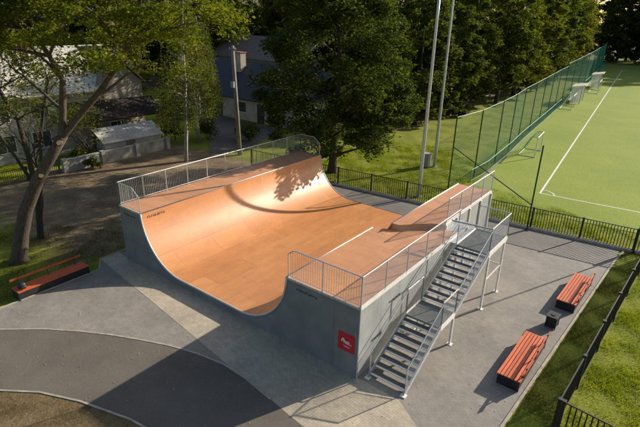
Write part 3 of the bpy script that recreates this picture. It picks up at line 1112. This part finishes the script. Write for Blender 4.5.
def grow(m, p, d, L, r, depth, g, tips, up=.15, spread=.6):
    """recursive limb: short bent segments, forks, collects tips"""
    p, d = Vector(p), Vector(d).normalized()
    pts, rad = [p.copy()], [r]
    n = 4
    for i in range(n):
        d = (d + Vector((g.gauss(0, .14), g.gauss(0, .14), g.gauss(0, .10)+up*.25))).normalized()
        p = p + d*L/n
        pts.append(p.copy())
        rad.append(r*(1-.5*(i+1)/n))
    m.tube(pts, rad, 6 if r > .05 else 4, False)
    if depth == 0:
        tips.append(p)
        return
    k = 3 if g.random() < .5 else 2
    for i in range(k):
        q = pts[-1] if i < 2 else pts[2]
        nd = (d + Vector((g.gauss(0, spread), g.gauss(0, spread), g.gauss(0, spread*.6)))).normalized()
        grow(m, q, nd, L*g.uniform(.6, .8), rad[-1]*.85 if i < 2 else rad[2]*.5, depth-1, g, tips, up, spread)

def std_tree(name, label, cat, loc, h, cr, tr_, nleaf, size, mat, seed, base=.22, group=None, bark='bark', squash=1.0, top=.9, nclump=70, cone=False, cs_=.235):
    """broadleaf tree: trunk with limbs, crown of leaf clumps in an uneven volume"""
    g = random.Random(seed)
    t = thing(name, label, cat, (0, 0, 0), group)
    m = MB()
    pts = [(0, 0, -.05)]
    x = y = 0
    n = 9
    for i in range(1, n+1):
        x += g.gauss(0, .12)
        y += g.gauss(0, .12)
        pts.append((x, y, h*.86*i/n))
    rad = [tr_*(1.25 if i == 0 else 1)*(1-.85*i/n) for i in range(n+1)]
    m.tube(pts, rad, 9)
    clumps = []
    cen_z = h*(base+1)/2
    rz = h*(1-base)/2
    for i in range(nclump):
        # points in an egg shape, denser outside
        while True:
            u = Vector((g.uniform(-1, 1), g.uniform(-1, 1), g.uniform(-1, 1)))
            if .25 < u.length < 1: break
        prof = (1.0 - .28*max(0, u.z) if not cone else 1.12-.30*u.z) + .10*math.sin(5*math.atan2(u.y, u.x)+seed+2*u.z)
        c = Vector((u.x*cr*prof, u.y*cr*prof, cen_z+u.z*rz))
        s = g.uniform(.5, 1.35)*cr*cs_
        clumps.append((c.x, c.y, c.z, s*1.25, s*1.25, s*.8, nleaf/nclump*g.uniform(.5, 1.5)))
    for c in g.sample(clumps, min(26, len(clumps))):
        k = min(n-1, max(1, int((c[2]-cr*.5)/(h*.86)*n)))
        p = Vector(pts[k])
        q = Vector(c[:3])
        mid = (p+q)/2+Vector((0, 0, -.1*(q-p).length+g.gauss(0, .2)))
        m.tube([p, mid, q], [max(.03, rad[k]*.42), max(.02, rad[k]*.25), .012], 5, False)
    m.build('trunk', bark, t, smooth=True)
    leaves('crown', clumps, size, mat, t, seed)
    t.location = loc
    return t

woods_grp = 'trees of the dark wood behind the pitch'
protos = []
for k, (h, cr, mat, sd, lab) in enumerate([(17, 4.6, 'leafB', 11, ''), (19, 5.2, 'leafC', 12, ''), (16, 4.2, 'leafB', 13, ''), (20, 4.8, 'leafC', 14, '')]):
    t = std_tree('broadleaf_tree', 'tree', 'tree', (0, 0, 0), h, cr, .26, 21000, .33, mat, sd, base=-.03, group=woods_grp, nclump=150, cs_=.17)
    protos.append(t)
used = [False]*4
spots = []
g = random.Random(5)
# wood edge beside the lawn, nearest first
for (x, y) in [(-5.2, 41), (-8.5, 37.5), (-4.6, 48.5), (-3.9, 56), (-9, 45), (-3.6, 64), (-9, 54), (-3.6, 73), (-10, 64), (-3.8, 83), (-4.6, 94), (-5.4, 106), (-6.4, 119), (-7.8, 133), (-9.4, 147),
               (-12, 75), (-12, 90), (-14, 62), (-17, 70)]:
    spots.append((x+g.uniform(-.7, .7), y+g.uniform(-.8, .8), 'woodedge'))
for (x, y) in [(-27, 62), (-34, 66), (-41, 60), (-48, 64), (-55, 56), (-62, 60), (-38, 76), (-50, 78), (-30, 82), (-64, 46), (-70, 34), (-72, 52), (-62, 24), (-52, 40), (-45, 47), (-66, 10), (-58, 14), (-50, 22), (-46, 30), (-24, 82), (-19, 90), (-28, 96), (-24, 72), (-72, 72), (-64, 76), (-57, 80), (-66, 84), (-78, 64), (-80, 84), (-56, 92), (-50, 98)]:
    spots.append((x+g.uniform(-1, 1), y+g.uniform(-1, 1), 'behind'))
for i in range(13):
    spots.append((-8+6.2*i+g.uniform(-1, 1), 160+g.uniform(-2, 4), 'far'))
for i in range(11):
    spots.append((-2+7.5*i+g.uniform(-1, 1), 170+g.uniform(-2, 4), 'far'))
order = ['first', 'second', 'third', 'fourth', 'fifth', 'sixth', 'seventh', 'eighth', 'ninth', 'tenth', 'eleventh', 'twelfth', 'thirteenth', 'fourteenth', 'fifteenth', 'sixteenth', 'seventeenth', 'eighteenth', 'nineteenth', 'twentieth', 'twenty first', 'twenty second', 'twenty third']
labs = {'woodedge': 'dark broadleaf tree packed in the wood left of the ball net',
        'behind': 'dark broadleaf tree standing in the background behind the houses',
        'far': 'dark distant tree in the shaded wood beyond the far end of the pitch'}
grps = {'woodedge': woods_grp, 'behind': 'background trees behind the houses', 'far': 'trees beyond the far end of the pitch'}
for i, (x, y, kd) in enumerate(spots):
    k = i % 4 if kd != 'far' else (i % 2)*2
    if kd == 'woodedge' and y > 52 and x > -8: k = (1, 3)[i % 2]
    sc = g.uniform(.95, 1.15)*(1.42 if kd == 'far' else 1)
    if kd == 'woodedge' and y < 56: sc *= .84 if x > -7 else .72
    s3 = (sc*g.uniform(.92, 1.1), sc*g.uniform(.92, 1.1), sc)
    rz = g.uniform(0, 6.28)
    if not used[k]:
        used[k] = True
        t = protos[k]
        t.location = (x, y, 0)
        t.rotation_euler = (0, 0, rz)
        t.scale = s3
    else:
        t = copy_tree(protos[k], (x, y, 0), rz, None, s3)
    t['label'] = labs[kd]
    t['group'] = grps[kd]

# big dense tree behind the ramp's far corner
bigt = std_tree('broadleaf_tree', 'big dense dark green tree right behind the far corner of the ramp', 'tree', (0, 0, 0), 16.0, 5.2, .34, 72000, .2, 'leafB', 31, base=.09, nclump=260, cone=True, cs_=.16)
off_ = Vector((-.85, 19.3, -.1))
low = [(3.6, 17.6, 5.9), (4.6, 18.0, 6.0), (3.7, 18.8, 6.2), (3.2, 16.6, 6.4), (4.2, 19.8, 6.1), (2.9, 18.0, 6.6), (2.9, 20.0, 6.4), (4.9, 18.6, 5.2)]
gg = random.Random(4)
cl = []
m = MB()
for c in low:
    q = Vector(c)-off_
    m.tube([(0.1, 0, 4.2), (q.x*.5, q.y*.5, q.z*.5+2.6), tuple(q)], [.09, .06, .012], 5, False)
    for _ in range(4):
        cl.append((q.x+gg.gauss(0, .55), q.y+gg.gauss(0, .55), q.z+gg.gauss(0, .35), .55, .55, .32, 190))
leaves('overhanging_branches', cl, .19, 'leafB', bigt, 41)
m.build('limb', 'bark', bigt)
bigt.location = off_

# bushes along the wood edge and the house gardens
def bush(loc, r, h, label, seed, mat='leafB', n=2600, size=.13, grp=None):
    t = thing('bush', label, 'bush', (*loc, 0), grp)
    gg = random.Random(seed)
    cl = []
    for i in range(12):
        a = gg.uniform(0, 6.28)
        q = gg.uniform(0, .75)*r
        zz = gg.uniform(.25, .8)*h
        cl.append((loc[0]+q*math.cos(a), loc[1]+q*math.sin(a), zz, r*.42, r*.42, h*.27, n/12))
    leaves('foliage', cl, size, mat, t, seed)
    m = MB()
    for i in range(5):
        a = gg.uniform(0, 6.28)
        m.tube([(loc[0], loc[1], 0), (loc[0]+.5*r*math.cos(a), loc[1]+.5*r*math.sin(a), h*.7)], [.03, .01], 5, False)
    m.build('stems', 'bark', t)
    return t
bush((-16.6, 19.5), 1.7, 2.0, 'dark bush by the driveway of the dark roofed house', 51)
bush((-13.2, 22.0), 1.6, 1.8, 'dark bush in front of the dark roofed house left of the big tree', 52)
bush((-18.6, 17.0), 1.3, 2.0, 'bush at the right corner of the white house', 53, 'leafC')
bush((-18.6, 7.3), .9, 1.3, 'low bush behind the garden wall of the white house', 54, 'leafC', 1500)
bush((-15.9, 7.0), .7, .9, 'small dry bush in front of the garden wall', 55, 'leafC', 1200)
bush((-26.5, 22.5), 2.6, 3.4, 'large bush between the two houses', 56, 'leafB', 5000, .16)

# ------------------------------------------------------------------ leaning tree in the foreground left
lt = thing('leaning_tree', 'leaning tree with a thick brown trunk and yellow green leaves at the left', 'tree', (-3.7, -3.7, 0))
m = MB()
trunk = [(-3.78, -3.75, -.05), (-3.7, -3.7, .35), (-3.45, -3.5, 1.5), (-3.0, -3.2, 2.9), (-2.3, -2.65, 4.5), (-1.7, -2.15, 5.6), (-1.0, -1.7, 6.7)]
m.tube(trunk, [.52, .38, .34, .32, .29, .26, .22], 14)
m.build('trunk', 'bark', lt, smooth=True)
g = random.Random(21)
lb = MB()
tips = []
limbR = [(-1.0, -1.7, 6.7), (-.3, -1.1, 7.7), (.5, -.6, 8.6), (1.1, -.1, 9.5), (1.7, .3, 10.6), (2.4, .8, 12.2), (2.8, 1.2, 13.4)]
limbL = [(-1.05, -1.75, 6.6), (-.8, -1.6, 7.9), (-.3, -1.6, 9.3), (-.5, -1.9, 10.3), (-.9, -2.2, 11.3), (-.4, -2.4, 12.5)]
lb.tube(limbR, [.17, .155, .14, .12, .10, .075, .04], 10, False)
lb.tube(limbL, [.18, .16, .13, .1, .075, .05], 10, False)
for q, d in [((.5, -.6, 8.6), (1, .9, .9)), ((1.1, -.1, 9.5), (-.2, 1, .9)), ((1.7, .3, 10.6), (1.2, .5, .5)), ((2.4, .8, 12.2), (1, -.2, .8)), ((1.1, -.1, 9.5), (1.2, -.3, .8)),
             ((-.3, -1.6, 9.3), (-1, .3, .8)), ((-.5, -1.9, 10.3), (-1, -1, .5)), ((-.9, -2.2, 11.3), (-.8, .8, .6)), ((-.8, -1.6, 7.9), (-1.2, -.4, .8)), ((2.4, .8, 12.2), (1.2, 1.0, .2)), ((-.4, -2.4, 12.5), (.8, -.6, .5))]:
    grow(lb, q, d, 2.2, .085, 2, g, tips, .1, .55)
lb.build('limbs', 'bark', lt, smooth=True)
for (c, n_, r) in [((-.85, -2.0, 6.45), (.85, -.5, .2), .12), ((-1.9, -2.62, 4.8), (.85, -.5, .2), .12)]:
    n_ = Vector(n_).normalized()
    c = Vector(c)
    MB().tube([c-n_*.12, c+n_*.05], [r*1.3, r], 12).build('branch_stub', 'bark', lt)
    MB().tube([c+n_*.05, c+n_*.056], r*.86, 12).build('cut_face', 'cut', lt)
cl = []
tw = MB()
for t_ in tips:
    for _ in range(1):
        cl.append((t_.x+g.gauss(0, .5), t_.y+g.gauss(0, .5), t_.z+g.gauss(0, .35), .85, .85, .4, 210))
# spreading canopy above the frame's top left corner
for i in range(40):
    u0 = g.uniform(-6.8, 5.9)
    v0 = g.uniform(-2.8, 3.8)
    z0 = 12.2+g.uniform(-1.0, 1.6)*(1 if u0 < 3.5 else .6)
    for k in range(4):
        u, v, z = u0+g.gauss(0, .7), v0+g.gauss(0, .7), z0+g.gauss(0, .35)
        x = -.6+u*.80+v*-.6
        y = -1.2+u*.60+v*.8
        q = g.uniform(.4, .85)
        cl.append((x, y, z, q, q, q*.45, 270*q))
    # the spray's own twig, reaching back to a limb
    x, y = -.6+u0*.80+v0*-.6, -1.2+u0*.60+v0*.8
    near = min(limbR[3:]+limbL[2:], key=lambda p_: math.dist(p_, (x, y, z0-1)))
    tw.tube([near, ((near[0]+x)/2, (near[1]+y)/2, (near[2]+z0)/2+.35), (x, y, z0)], [.06, .04, .012], 5, False)
tw.build('twigs', 'bark', lt)
leaves('crown', cl, .135, 'leafA', lt, 77, .3)

# thinner multi-stemmed tree behind it
mt = thing('multi_stem_tree', 'thin dark multi stemmed tree with bare twigs behind the leaning tree', 'tree', (-5.8, -1.75, 0))
m = MB()
g = random.Random(9)
tips = []
for pts, r in [([(-5.8, -1.75, 0), (-5.5, -1.6, 2.4), (-5.5, -1.6, 4.6), (-5.6, -1.7, 6.8), (-6.1, -2.1, 8.3), (-6.4, -2.4, 9.8)], .19),
               ([(-5.6, -1.65, 1.2), (-5.1, -1.3, 3.6), (-5.0, -1.1, 5.6), (-4.5, -.8, 7.4), (-4.1, -.5, 8.8)], .13),
               ([(-5.55, -1.6, 3.2), (-6.2, -2.0, 4.8), (-6.9, -2.4, 6.2), (-7.6, -2.6, 7.6)], .1)]:
    m.tube(pts, [r*(1-.75*i/len(pts)) for i in range(len(pts))], 8, False)
    for q in pts[2:]:
        for _ in range(5):
            grow(m, q, (g.gauss(0, 1), g.gauss(0, 1), .5), 1.5, .035, 3, g, tips, .1, .7)
m.build('trunk', 'barkd', mt, smooth=True)
leaves('crown', [(t_.x, t_.y, t_.z, .5, .5, .35, 4) for t_ in tips] + [(-6.2+g.gauss(0, 1.6), -2+g.gauss(0, 1.4), 9.8+g.gauss(0, .7), .9, .9, .5, 160) for _ in range(26)], .13, 'leafC', mt, 78, .4)

def small_tree(loc, h, cr, label, seed, n):
    t = thing('garden_tree', label, 'tree', (*loc, 0), 'small trees in the garden of the white house')
    g = random.Random(seed)
    m = MB()
    tips = []
    for k in range(4):
        grow(m, (loc[0], loc[1], 0), (g.gauss(0, .35), g.gauss(0, .35), 1), h*.4, .09, 4, g, tips, .25, .5)
    m.build('trunk', 'barkd', t, smooth=True)
    leaves('crown', [(q.x, q.y, q.z, .5, .5, .4, n/len(tips)) for q in tips], .12, 'leafC', t, seed, .5)
small_tree((-19.4, 4.2), 6.5, 2.5, 'thin twiggy tree in front of the left end of the white house', 91, 3800)
small_tree((-18.6, 8.3), 5.0, 2, 'thin twiggy tree in front of the porch of the white house', 92, 2600)
# birches between the houses
def birch(loc, h, label, seed, lean=(.4, .3), n=10500, crown=2.8, base=.3, mat='leafD'):
    t = thing('birch_tree', label, 'tree', (*loc, 0), 'birches between the two houses')
    g = random.Random(seed)
    m = MB()
    pts = [Vector((loc[0]+lean[0]*i/10*1.5+g.gauss(0, .06), loc[1]+lean[1]*i/10*1.5+g.gauss(0, .06), h*.92*i/10)) for i in range(11)]
    m.tube(pts, [.17*(1-.08*i) for i in range(11)], 9)
    cl = []
    for i in range(46):
        k = g.randrange(3, 10)
        p = pts[k]
        a = g.uniform(0, 6.28)
        q = g.uniform(.5, 1)*crown*(1.15-.09*k)
        e = p + Vector((math.cos(a)*q, math.sin(a)*q, g.uniform(-.3, 1.0)))
        low = e + Vector((math.cos(a)*.3, math.sin(a)*.3, -g.uniform(.8, 2.2)))
        m.tube([p, (p+e)/2+Vector((0, 0, .35)), e, low], [.035, .025, .015, .006], 4, False)
        for s_ in (0, .5, 1):
            c = e.lerp(low, s_)
            if c.z > h*base*.6:
                cl.append((c.x, c.y, c.z, .55, .55, .65, n/138))
    m.build('trunk', 'birch', t, smooth=True)
    leaves('crown', cl, .13, mat, t, seed, .8)
    return t
birch((-11.9, 13.2), 14.5, 'birch with a pale mottled trunk left of the utility pole', 61)
birch((-16.4, 18.2), 13.0, 'birch at the edge of the driveway behind the pale trunk', 62, (-.3, .2), 13000, 2.6)
birch((-18.6, 20.0), 12.5, 'birch beside the right wall of the white house', 63, (.2, .3), 12000, 2.8, mat='leafC')

# ------------------------------------------------------------------ utility pole
up_ = thing('utility_pole', 'weathered concrete utility pole in front of the dark roofed house', 'utility pole', (-10.2, 17.8, 0))
MB().tube([(-10.2, 17.8, 0), (-10.35, 17.6, 9.4)], [.2, .15], 12).build('shaft', 'polepaint', up_, smooth=True)
MB().beam((-10.6, 17.45, 9.1), (-10.1, 17.75, 9.1), .07, .07).build('crossarm', 'polepaint', up_)
m = MB()
for t_ in (-.5, 0, .5):
    m.tube([(-10.35+t_*.45, 17.6+t_*.27, 9.13), (-10.35+t_*.45, 17.6+t_*.27, 9.26)], .035, 8)
m.build('insulators', 'white', up_)
MB().box(-10.5, -10.15, 17.35, 17.5, 6.0, 6.5).build('junction_box', 'galvd', up_)

# ------------------------------------------------------------------ white house on the left
A = Vector((-21.9, 2.0, 0))
Bv = Vector((-21.2, 15.6, 0))
ux = (Bv-A).normalized()
un = Vector((ux.y, -ux.x, 0))          # towards the camera
LH = (Bv-A).length
wh = thing('house', 'white plastered house with a light grey roof behind the leaning tree', 'house', tuple((A+Bv)/2))
def HP(s, o, z):
    return tuple(A+ux*s+un*o+Vector((0, 0, z)))
def hbox(m, s0, s1, o0, o1, z0, z1):
    vs = [HP(s0, o0, z0), HP(s1, o0, z0), HP(s1, o1, z0), HP(s0, o1, z0), HP(s0, o0, z1), HP(s1, o0, z1), HP(s1, o1, z1), HP(s0, o1, z1)]
    return m.add(vs, [(0, 3, 2, 1), (4, 5, 6, 7), (0, 1, 5, 4), (1, 2, 6, 5), (2, 3, 7, 6), (3, 0, 4, 7)])
ext = 8.0
hbox(MB(), -ext, LH, -9, 0, 0, 5.3).build('wall', 'plaster', wh)
m = MB()
m.add([HP(LH-4.2, .06, 0), HP(LH+.05, .06, 0), HP(LH+.05, .06, 5.7), HP(LH-2.0, .06, 7.6), HP(LH-4.2, .06, 5.6),
       HP(LH-4.2, -5, 0), HP(LH+.05, -5, 0), HP(LH+.05, -5, 5.7), HP(LH-2.0, -5, 7.6), HP(LH-4.2, -5, 5.6)],
      [(0, 1, 2, 3, 4), (9, 8, 7, 6, 5), (0, 5, 6, 1), (1, 6, 7, 2), (4, 9, 5, 0)])
m.build('gable_wall', 'plasterb', wh)
def slab(m, a, b, c, d, th):
    vs = [Vector(q) for q in (a, b, c, d)]
    n_ = (vs[1]-vs[0]).cross(vs[3]-vs[0]).normalized()*th
    vs2 = [v+n_ for v in vs]
    m.add([tuple(v) for v in vs+vs2], [(0, 3, 2, 1), (4, 5, 6, 7), (0, 1, 5, 4), (1, 2, 6, 5), (2, 3, 7, 6), (3, 0, 4, 7)])
m = MB()
slab(m, HP(-ext-.4, .7, 5.15), HP(LH-3.7, .7, 5.15), HP(LH-3.7, -4.5, 8.6), HP(-ext-.4, -4.5, 8.6), .12)
slab(m, HP(-ext-.4, -4.5, 8.6), HP(LH-1, -4.5, 8.6), HP(LH-1, -9.7, 5.15), HP(-ext-.4, -9.7, 5.15), .12)
m.build('roof', 'rooflight', wh)
m = MB()
slab(m, HP(LH-4.5, .35, 5.5), HP(LH-2.0, .35, 7.72), HP(LH-2.0, -5.2, 7.72), HP(LH-4.5, -5.2, 5.5), .1)
slab(m, HP(LH-2.0, .35, 7.72), HP(LH+.35, .35, 5.55), HP(LH+.35, -5.2, 5.55), HP(LH-2.0, -5.2, 7.72), .1)
m.build('gable_roof', 'roofbrown', wh)
m = MB()
slab(m, HP(LH-7.4, 2.0, 2.75), HP(LH+.9, 2.0, 2.75), HP(LH+.9, .08, 4.1), HP(LH-7.4, .08, 4.3), .12)
m.build('porch_roof', 'roofpale', wh)
for s in (LH-7.2, LH-3.4, LH+.6):
    MB().tube([HP(s, 1.8, 0), HP(s, 1.8, 2.8)], .06, 8).build('porch_post', 'plasterb', wh)
m = MB()
hbox(m, LH-8.4, LH-7.6, -5, -4.2, 7.5, 9.6)
m.build('chimney', 'brick', wh)
def hwin(s, z, wd, ht, o=0.0):
    fr = hbox(MB(), s-wd/2-.07, s+wd/2+.07, o+.002, o+.06, z-.07, z+ht+.07).build('window', 'white', wh)
    pn = MB()
    hbox(pn, s-wd/2, s-.03, o+.061, o+.068, z, z+ht)
    hbox(pn, s+.03, s+wd/2, o+.061, o+.068, z, z+ht)
    pn.build('pane', 'pane', fr)
for s in (-5.5, -2.0, 1.2, 4.2):
    hwin(s, 3.4, 1.3, 1.2)
for s in (-5.5, -2.0, 1.2, 4.0):
    hwin(s, .95, 1.4, 1.3)
hwin(LH-2.9, 1.0, 1.2, 1.2, .06)
dr = hbox(MB(), LH-5.4, LH-4.5, .002, .07, 0.05, 2.15).build('door', 'roofbrown', wh)
hbox(MB(), LH-4.68, LH-4.6, .07, .11, 1.0, 1.12).build('handle', 'galv', dr)
sh = thing('garden_shed', 'low shed with a pale roof in front of the dark porch roof', 'shed', HP(LH-3.4, 3.2, 0))
hbox(MB(), LH-6.2, LH-.8, 2.4, 3.9, 0, 1.35).build('wall', 'plaster', sh)
m = MB()
slab(m, HP(LH-6.4, 4.1, 1.3), HP(LH-.6, 4.1, 1.3), HP(LH-.6, 2.2, 2.25), HP(LH-6.4, 2.2, 2.25), .08)
m.build('roof', 'rooflight', sh)
hbox(MB(), LH-4.2, LH-3.4, 3.902, 3.95, 0.02, 1.25).build('door', 'roofbrown', sh)

gw = thing('garden_wall', 'low stained white garden wall between the dirt yard and the white house', 'wall', (-16.4, 5.0, 0))
m = MB()
m.prism([(-16.35, 5.0), (-16.6, 15.0), (-16.8, 15.0), (-16.55, 5.0)], 2, 0, .95)
m.build('wall', 'gardenwall', gw)
m = MB()
m.prism([(-16.31, 4.96), (-16.56, 15.04), (-16.84, 15.04), (-16.59, 4.96)], 2, .953, 1.03)
m.build('coping_stone', 'conc', gw)
for i in range(4):
    y = 5.1+3.2*i
    MB().box(-16.5-.025*i*3.2*.3-.17, -16.5-.025*i*3.2*.3+.19, y-.17, y+.17, 0, 1.1).build('pier', 'gardenwall', gw)
picket = picket_fence([(-16.4, 4.6), (-16.0, -6.5)], 'garden_fence', 'dark wire garden fence left of the garden wall', 1.1, 2.4, 2.4, .14)

# ------------------------------------------------------------------ dark roofed house
dh = thing('house', 'low white house with a dark sheet roof and skylight behind the ramp', 'house', (-21.5, 33, 0))
MB().box(-31, -12, 28.6, 38.4, 0, 2.75).build('wall', 'plaster', dh)
m = MB()
slab(m, (-31.6, 27.9, 2.5), (-11.4, 27.9, 2.5), (-11.4, 33.5, 6.0), (-31.6, 33.5, 6.0), .12)
slab(m, (-31.6, 33.5, 6.0), (-11.4, 33.5, 6.0), (-11.4, 39.1, 2.5), (-31.6, 39.1, 2.5), .12)
m.build('roof', 'roofdark', dh)
m = MB()
m.add([(-31.02, 28.6, 2.75), (-31.02, 38.4, 2.75), (-31.02, 33.5, 5.9), (-30.8, 28.6, 2.75), (-30.8, 38.4, 2.75), (-30.8, 33.5, 5.9)], [(0, 1, 2), (5, 4, 3), (0, 3, 4, 1), (1, 4, 5, 2), (2, 5, 3, 0)])
m.build('gable_wall', 'plaster', dh)
MB().box(-25.4, -24.3, 31.6, 32.5, 4.5, 7.2).build('chimney', 'plasterb', dh)
MB().box(-25.5, -24.2, 31.5, 32.6, 7.2, 7.3).build('chimney_cap', 'brick', dh)
def sky_l(x, y, wd, dp):
    z = 2.5+(y-27.9)/5.6*3.5+.13
    k = 3.5/5.6
    m = MB()
    slab(m, (x, y, z), (x+wd, y, z), (x+wd, y+dp, z+dp*k), (x, y+dp, z+dp*k), .08)
    o = m.build('skylight', 'galv', dh)
    m = MB()
    slab(m, (x+.07, y+.07, z+.09+.07*k), (x+wd-.07, y+.07, z+.09+.07*k), (x+wd-.07, y+dp-.07, z+.09+(dp-.07)*k), (x+.07, y+dp-.07, z+.09+(dp-.07)*k), .015)
    m.build('pane', 'cream', o)
sky_l(-19.0, 30.2, .8, 1.1)
def dwin(x, z, wd, ht, name='window'):
    o = MB().box(x-wd/2-.07, x+wd/2+.07, 28.54, 28.598, z-.07, z+ht+.07).build(name, 'white', dh)
    MB().box(x-wd/2, x+wd/2, 28.53, 28.538, z, z+ht).build('pane', 'pane', o)
for x in (-29.3, -21.2, -15.0):
    dwin(x, .95, 1.5, 1.15)
gdoor = MB().box(-27.8, -24.6, 28.52, 28.598, 0.02, 2.25).build('garage_door', 'roofdark', dh)
MB().box(-26.4, -26.0, 28.49, 28.518, .5, .56).build('handle', 'galv', gdoor)
dd = MB().box(-18.6, -17.6, 28.52, 28.598, 0.02, 2.15).build('door', 'blackbox', dh)
MB().box(-17.8, -17.72, 28.48, 28.518, 1.0, 1.1).build('handle', 'galv', dd)
bh = thing('house', 'farther house with a brown roof and pale upper wall behind the dark roof', 'house', (-34, 47, 0))
MB().box(-44, -26, 44, 54, 0, 5.2).build('wall', 'plasterb', bh)
m = MB()
slab(m, (-44.6, 43.3, 5.0), (-25.4, 43.3, 5.0), (-25.4, 49, 8.0), (-44.6, 49, 8.0), .12)
slab(m, (-44.6, 49, 8.0), (-25.4, 49, 8.0), (-25.4, 54.7, 5.0), (-44.6, 54.7, 5.0), .12)
m.build('roof', 'roofbrown', bh)
for x in (-41, -36, -31):
    o = MB().box(x-.8, x+.8, 43.94, 43.998, 2.9, 4.3).build('window', 'white', bh)
    MB().box(x-.7, x+.7, 43.93, 43.938, 3.0, 4.2).build('pane', 'pane', o)

# ------------------------------------------------------------------ grass blades and fallen leaves
def inside(px, py, poly):
    r = np.zeros(len(px), bool)
    n = len(poly)
    for i in range(n):
        x0, y0 = poly[i]
        x1, y1 = poly[(i+1) % n]
        c = ((y0 > py) != (y1 > py)) & (px < (x1-x0)*(py-y0)/((y1-y0) + 1e-12)+x0)
        r ^= c
    return r
def blades(name, poly, dens, hgt, wd, mat, label, seed, z0=0.0):
    g = np.random.default_rng(seed)
    xs_ = [p[0] for p in poly]
    ys_ = [p[1] for p in poly]
    A_ = (max(xs_)-min(xs_))*(max(ys_)-min(ys_))
    n = int(A_*dens)
    x = g.uniform(min(xs_), max(xs_), n)
    y = g.uniform(min(ys_), max(ys_), n)
    k = inside(x, y, poly)
    # patchy cover
    pz = np.sin(x*1.7+np.sin(y*1.3)*2)+np.sin(y*2.3+np.cos(x*.9)*2)+np.sin(x*5.1+y*3.7)*.6
    k &= g.uniform(-2.2, 1.4, n) < pz
    x, y, pz = x[k], y[k], pz[k]
    n = len(x)
    h = hgt*g.uniform(.4, 1.3, n)*(1+.25*np.clip(pz, -2, 2))
    a = g.uniform(0, 6.28, n)
    l = h*g.uniform(.2, .9, n)
    b = g.uniform(0, 6.28, n)
    v = np.empty((n, 3, 3))
    v[:, 0] = np.stack([x-np.cos(a)*wd, y-np.sin(a)*wd, np.full(n, z0)], 1)
    v[:, 1] = np.stack([x+np.cos(a)*wd, y+np.sin(a)*wd, np.full(n, z0)], 1)
    v[:, 2] = np.stack([x+np.cos(b)*l, y+np.sin(b)*l, z0+h], 1)
    me = bpy.data.meshes.new(name)
    me.vertices.add(n*3)
    me.vertices.foreach_set('co', v.reshape(-1).astype(np.float32))
    me.loops.add(n*3)
    me.loops.foreach_set('vertex_index', np.arange(n*3, dtype=np.int32))
    me.polygons.add(n)
    me.polygons.foreach_set('loop_start', np.arange(0, n*3, 3, dtype=np.int32))
    me.polygons.foreach_set('loop_total', np.full(n, 3, dtype=np.int32))
    me.update(calc_edges=True)
    me.materials.append(MT[mat])
    o = bpy.data.objects.new(name, me)
    C.objects.link(o)
    return tag(o, label, None, None, 'stuff')
blades('grass', [(21.15, 1.9), (29, 1.4), (29, 18.6), (21.95, 18.6)], 900, .10, .009, 'pgrass', 'yellow green grass right of the picket fence', 1)
blades('grass', [(19.75, 1.0), (21.0, 1.9), (21.8, 18.7), (20.75, 18.5), (20.55, 17)], 1100, .06, .008, 'pgrassd', 'short grass in the strip behind the benches', 2)
blades('grass', [(5.5, -8.31), (6.64, -7.5), (8.1, -6.86), (10.1, -6.26), (12.5, -5.95), (16, -6), (16, -11), (3.2, -12)], 260, .05, .008, 'pgrassd', 'worn grass at the bottom left corner', 3)
blades('grass', [(-9, -8), (-.2, -6.4), (-.3, -1.4), (-1.1, -.6), (-1.1, 2.5), (-3.5, 1.5), (-9, -1.5)], 420, .08, .01, 'pgrassd', 'grass around the foot of the leaning tree', 4)
blades('grass', [FE(-2, .25), FE(26, .25), (14, 24), (9.3, 24.5), (8.5, 30), (2, 33), (-4, 31), (-6, 18)], 300, .12, .014, 'pgrass', 'lawn beyond the picket fence', 5)
blades('grass', [(-16.9, 4.2), (-24, 3), (-27, -4), (-16.3, -6)], 160, .12, .02, 'pgrass', 'green lawn at the far left', 6)

def litter(name, regions, size, mat, label, seed, z):
    g = np.random.default_rng(seed)
    P = []
    for (x0, x1, y0, y1, n) in regions:
        P.append(np.stack([g.uniform(x0, x1, n), g.uniform(y0, y1, n), np.full(n, z)], 1))
    c = np.concatenate(P)
    k = ~((c[:, 0] > -.1) & (c[:, 0] < 14.8) & (c[:, 1] > -.05) & (c[:, 1] < 14.3))
    c = c[k]
    n = len(c)
    a = g.uniform(0, 6.28, n)
    s = size*g.uniform(.4, 1.4, n)
    v = np.empty((n, 4, 3))
    for j in range(4):
        an = a+j*math.pi/2
        q = s*(1.0 if j % 2 == 0 else .55)
        v[:, j] = c+np.stack([np.cos(an)*q, np.sin(an)*q, g.uniform(.002, .02, n)], 1)
    me = bpy.data.meshes.new(name)
    me.from_pydata(v.reshape(-1, 3).tolist(), [], np.arange(n*4).reshape(-1, 4).tolist())
    me.materials.append(MT[mat])
    o = bpy.data.objects.new(name, me)
    C.objects.link(o)
    return tag(o, label, None, None, 'stuff')
MT['dry'] = simple('dry_leaf', (.34, .24, .11), .8, 0, .4, 3)
litter('fallen_leaves', [(-3, 12, -9, 0, 700), (14.8, 19.6, -5, 17, 330), (-9, -.5, -6, 6, 900), (-16, -.5, 0, 16, 2200), (8, 20, -4, 0, 160)], .024, 'dry', 'fallen leaves scattered over paving and dirt', 8, .03)
